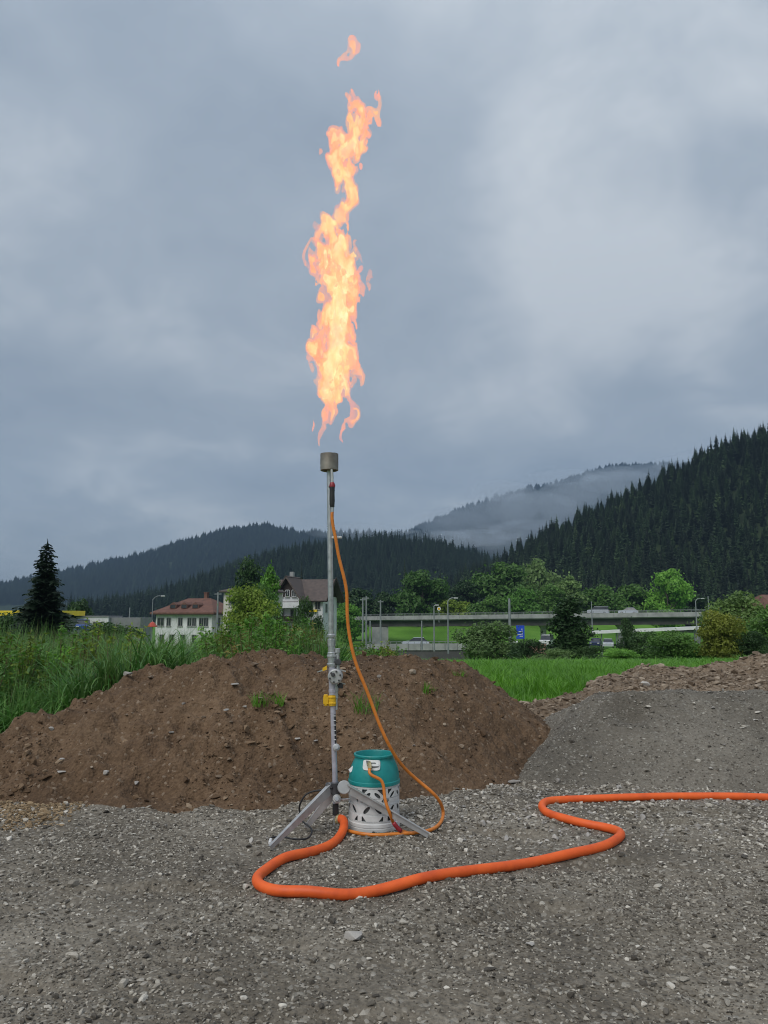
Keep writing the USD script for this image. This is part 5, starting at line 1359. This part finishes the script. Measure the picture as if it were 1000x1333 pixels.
tong = [chain([(582, 424, 427), (574, 419, 427), (558, 415, 432), (540, 419, 437), (520, 415, 440), (508, 412, 442)], -.03, .72),
        chain([(584, 446, 450), (574, 441, 454), (558, 443, 458), (535, 443, 463), (515, 440, 464), (500, 430, 460)], .02, .72),
        chain([(562, 409, 413), (556, 405, 413), (545, 405, 410), (535, 405, 408)], .05),
        chain([(296, 424, 440), (288, 432, 452), (270, 434, 460), (255, 436, 474), (239, 438, 470), (221, 420, 470), (201, 413, 462), (183, 428, 488), (165, 444, 488), (147, 456, 486), (134, 452, 470), (120, 457, 463), (110, 459, 461)], .02),
        chain([(165, 474, 488), (150, 478, 494), (138, 484, 495), (128, 488, 494)], -.04),
        chain([(190, 497, 500), (178, 491, 496), (165, 488, 492)], .0),
        chain([(342, 470, 475), (330, 465, 475), (318, 462, 469), (308, 464, 467)], .03),
        chain([(348, 395, 403), (338, 394, 402), (330, 397, 404), (322, 399, 406), (312, 400, 410)], -.02),
        chain([(246, 419, 424), (238, 417, 424), (228, 418, 424)], .03),
        chain([(87, 441, 446), (78, 446, 453), (68, 452, 470), (58, 456, 471), (50, 456, 462)], .0)]
env = np.maximum.reduce([main] + tong)
flame = thing('gas_flame', 'tall ragged orange flame burning above the flare cup', 'flame')
def flame_mat(name, cols, a0, a1, sc, strength):
    """Burning gas: gives off light, half clear; thin veils show the sky behind."""
    return mat(name, {
        'g': ('geometry', {}), 'mp': ('mapping', {'scale': (1, 1, .55)}), 'n': ('noise_texture', {'scale': sc, 'detail': 4.0, 'roughness': .55, 'distortion': .6}),
        'r': ('rgb_ramp', {'ramp': cols}), 'n2': ('noise_texture', {'scale': sc*.6, 'detail': 3.0}),
        'al': ('map_range', {'from_min': .32, 'from_max': .66, 'to_min': a0, 'to_max': a1, 'clamp': True}),
        'e': ('emission', {'strength': strength}), 't': ('transparent_bsdf', {}), 'm': ('mix_closure', {}),
        'lw': ('layer_weight', {'blend': .5}), 'thin': ('map_range', {'from_min': .25, 'from_max': 1.0, 'to_min': 1.0, 'to_max': .15, 'clamp': True}), 'mul': ('math', {'math_type': 'multiply'})},
        [('lw.facing', 'thin.value'), ('thin.result', 'mul.value2'), ('al.result', 'mul.value1'), ('mul.value', 'm.fac'), ('g.position', 'mp.vector'), ('mp.vector', 'n.vector'), ('n.fac', 'r.fac'), ('mp.vector', 'n2.vector'), ('n2.fac', 'al.value'),
         ('r.color', 'e.color'), ('t.BSDF', 'm.closure1'), ('e.emission', 'm.closure2')], surface='m.closure')
FM = [flame_mat('flame_outer', [(.35, (1.0, .36, .26)), (.55, (1.0, .40, .22)), (.70, (1.0, .50, .22))], .10, .52, 12, .98),
      flame_mat('flame_inner', [(.35, (1.0, .36, .20)), (.5, (1.0, .52, .23)), (.64, (1.0, .76, .33))], .12, .72, 13, .98),
      flame_mat('flame_heart', [(.35, (1.0, .58, .26)), (.5, (1.0, .86, .42)), (.64, (1.0, .97, .56))], .20, .95, 14, 1.02)]
low = np.clip(1 - 1.15*hfac, 0, 1)
for nm, thr, m_ in (('outer_flame', 0.0, FM[0]), ('inner_flame', .15, FM[1]), ('flame_heart', .33, FM[2])):
    Fv = env - thr - (0.10 * (1 - low) if thr else 0)
    lab_, nl = ndimage.label(Fv > 0)
    sizes = ndimage.sum(Fv > 0, lab_, range(1, nl + 1))
    small = np.isin(lab_, 1 + np.nonzero(sizes < 28)[0])
    Fv[small] = -.05
    m_net = surface_nets(Fv, o0, step)
    print(nm, len(m_net.faces))
    obj(flame, nm, m_net, m_, True)

# ------------------------------------------------------------ air
mr = np.random.default_rng(5)
mist_mat = usdkit.material(stage, '/World/Looks/hill_mist', {'v': ('principled_volume', {'color': (.80, .90, 1.0), 'density': 0.0021, 'anisotropy': 0.0})}, [], volume='v.volume')
def cloudlet(c, size, seed):
    m = trimesh.creation.icosphere(4, 1.0); v = np.array(m.vertices)
    k = .62 + .75 * meshkit.fbm(v * 1.7 + 9, 4, seed)
    m.vertices = v * k[:, None] * np.array(size) * .5 + c
    return m
cl_ = []
for i, (px, py, Y, w, d, h) in enumerate([(560, 700, 2700, 300, 260, 45), (600, 678, 3050, 360, 300, 110), (640, 668, 3000, 300, 260, 150), (668, 655, 3100, 230, 260, 170), (700, 668, 2900, 330, 260, 150), (735, 652, 3050, 280, 260, 170),
        (652, 640, 3300, 240, 200, 90), (770, 640, 3150, 330, 260, 120), (805, 628, 3250, 300, 260, 100), (690, 690, 2400, 260, 200, 70), (585, 703, 1500, 170, 140, 34), (640, 700, 1450, 150, 120, 46), (665, 712, 1150, 110, 100, 36), (470, 692, 1600, 220, 160, 30), (615, 700, 2300, 240, 200, 50), (850, 618, 3700, 420, 300, 90), (800, 618, 3800, 340, 300, 70), (905, 604, 3700, 420, 300, 110),
        (730, 622, 3700, 340, 280, 70)]):
    cl_.append(cloudlet(at(px, py, Y), (w, d, h), 300 + i))
mz = manifold3d.Manifold()
for m_ in cl_:
    mz = mz + manifold3d.Manifold(manifold3d.Mesh(np.asarray(m_.vertices, np.float32), np.asarray(m_.faces, np.uint32)))
obj('/World', 'hill_mist', mz, mist_mat, True, 'thin white mist drifting along the far wooded hills', 'mist', kind='stuff')
hb = MB().box((400, 2350, 450), (7600, 5200, 920), bevel=0).mesh()
obj('/World', 'haze', hb, M['haze'], False, kind='stuff')
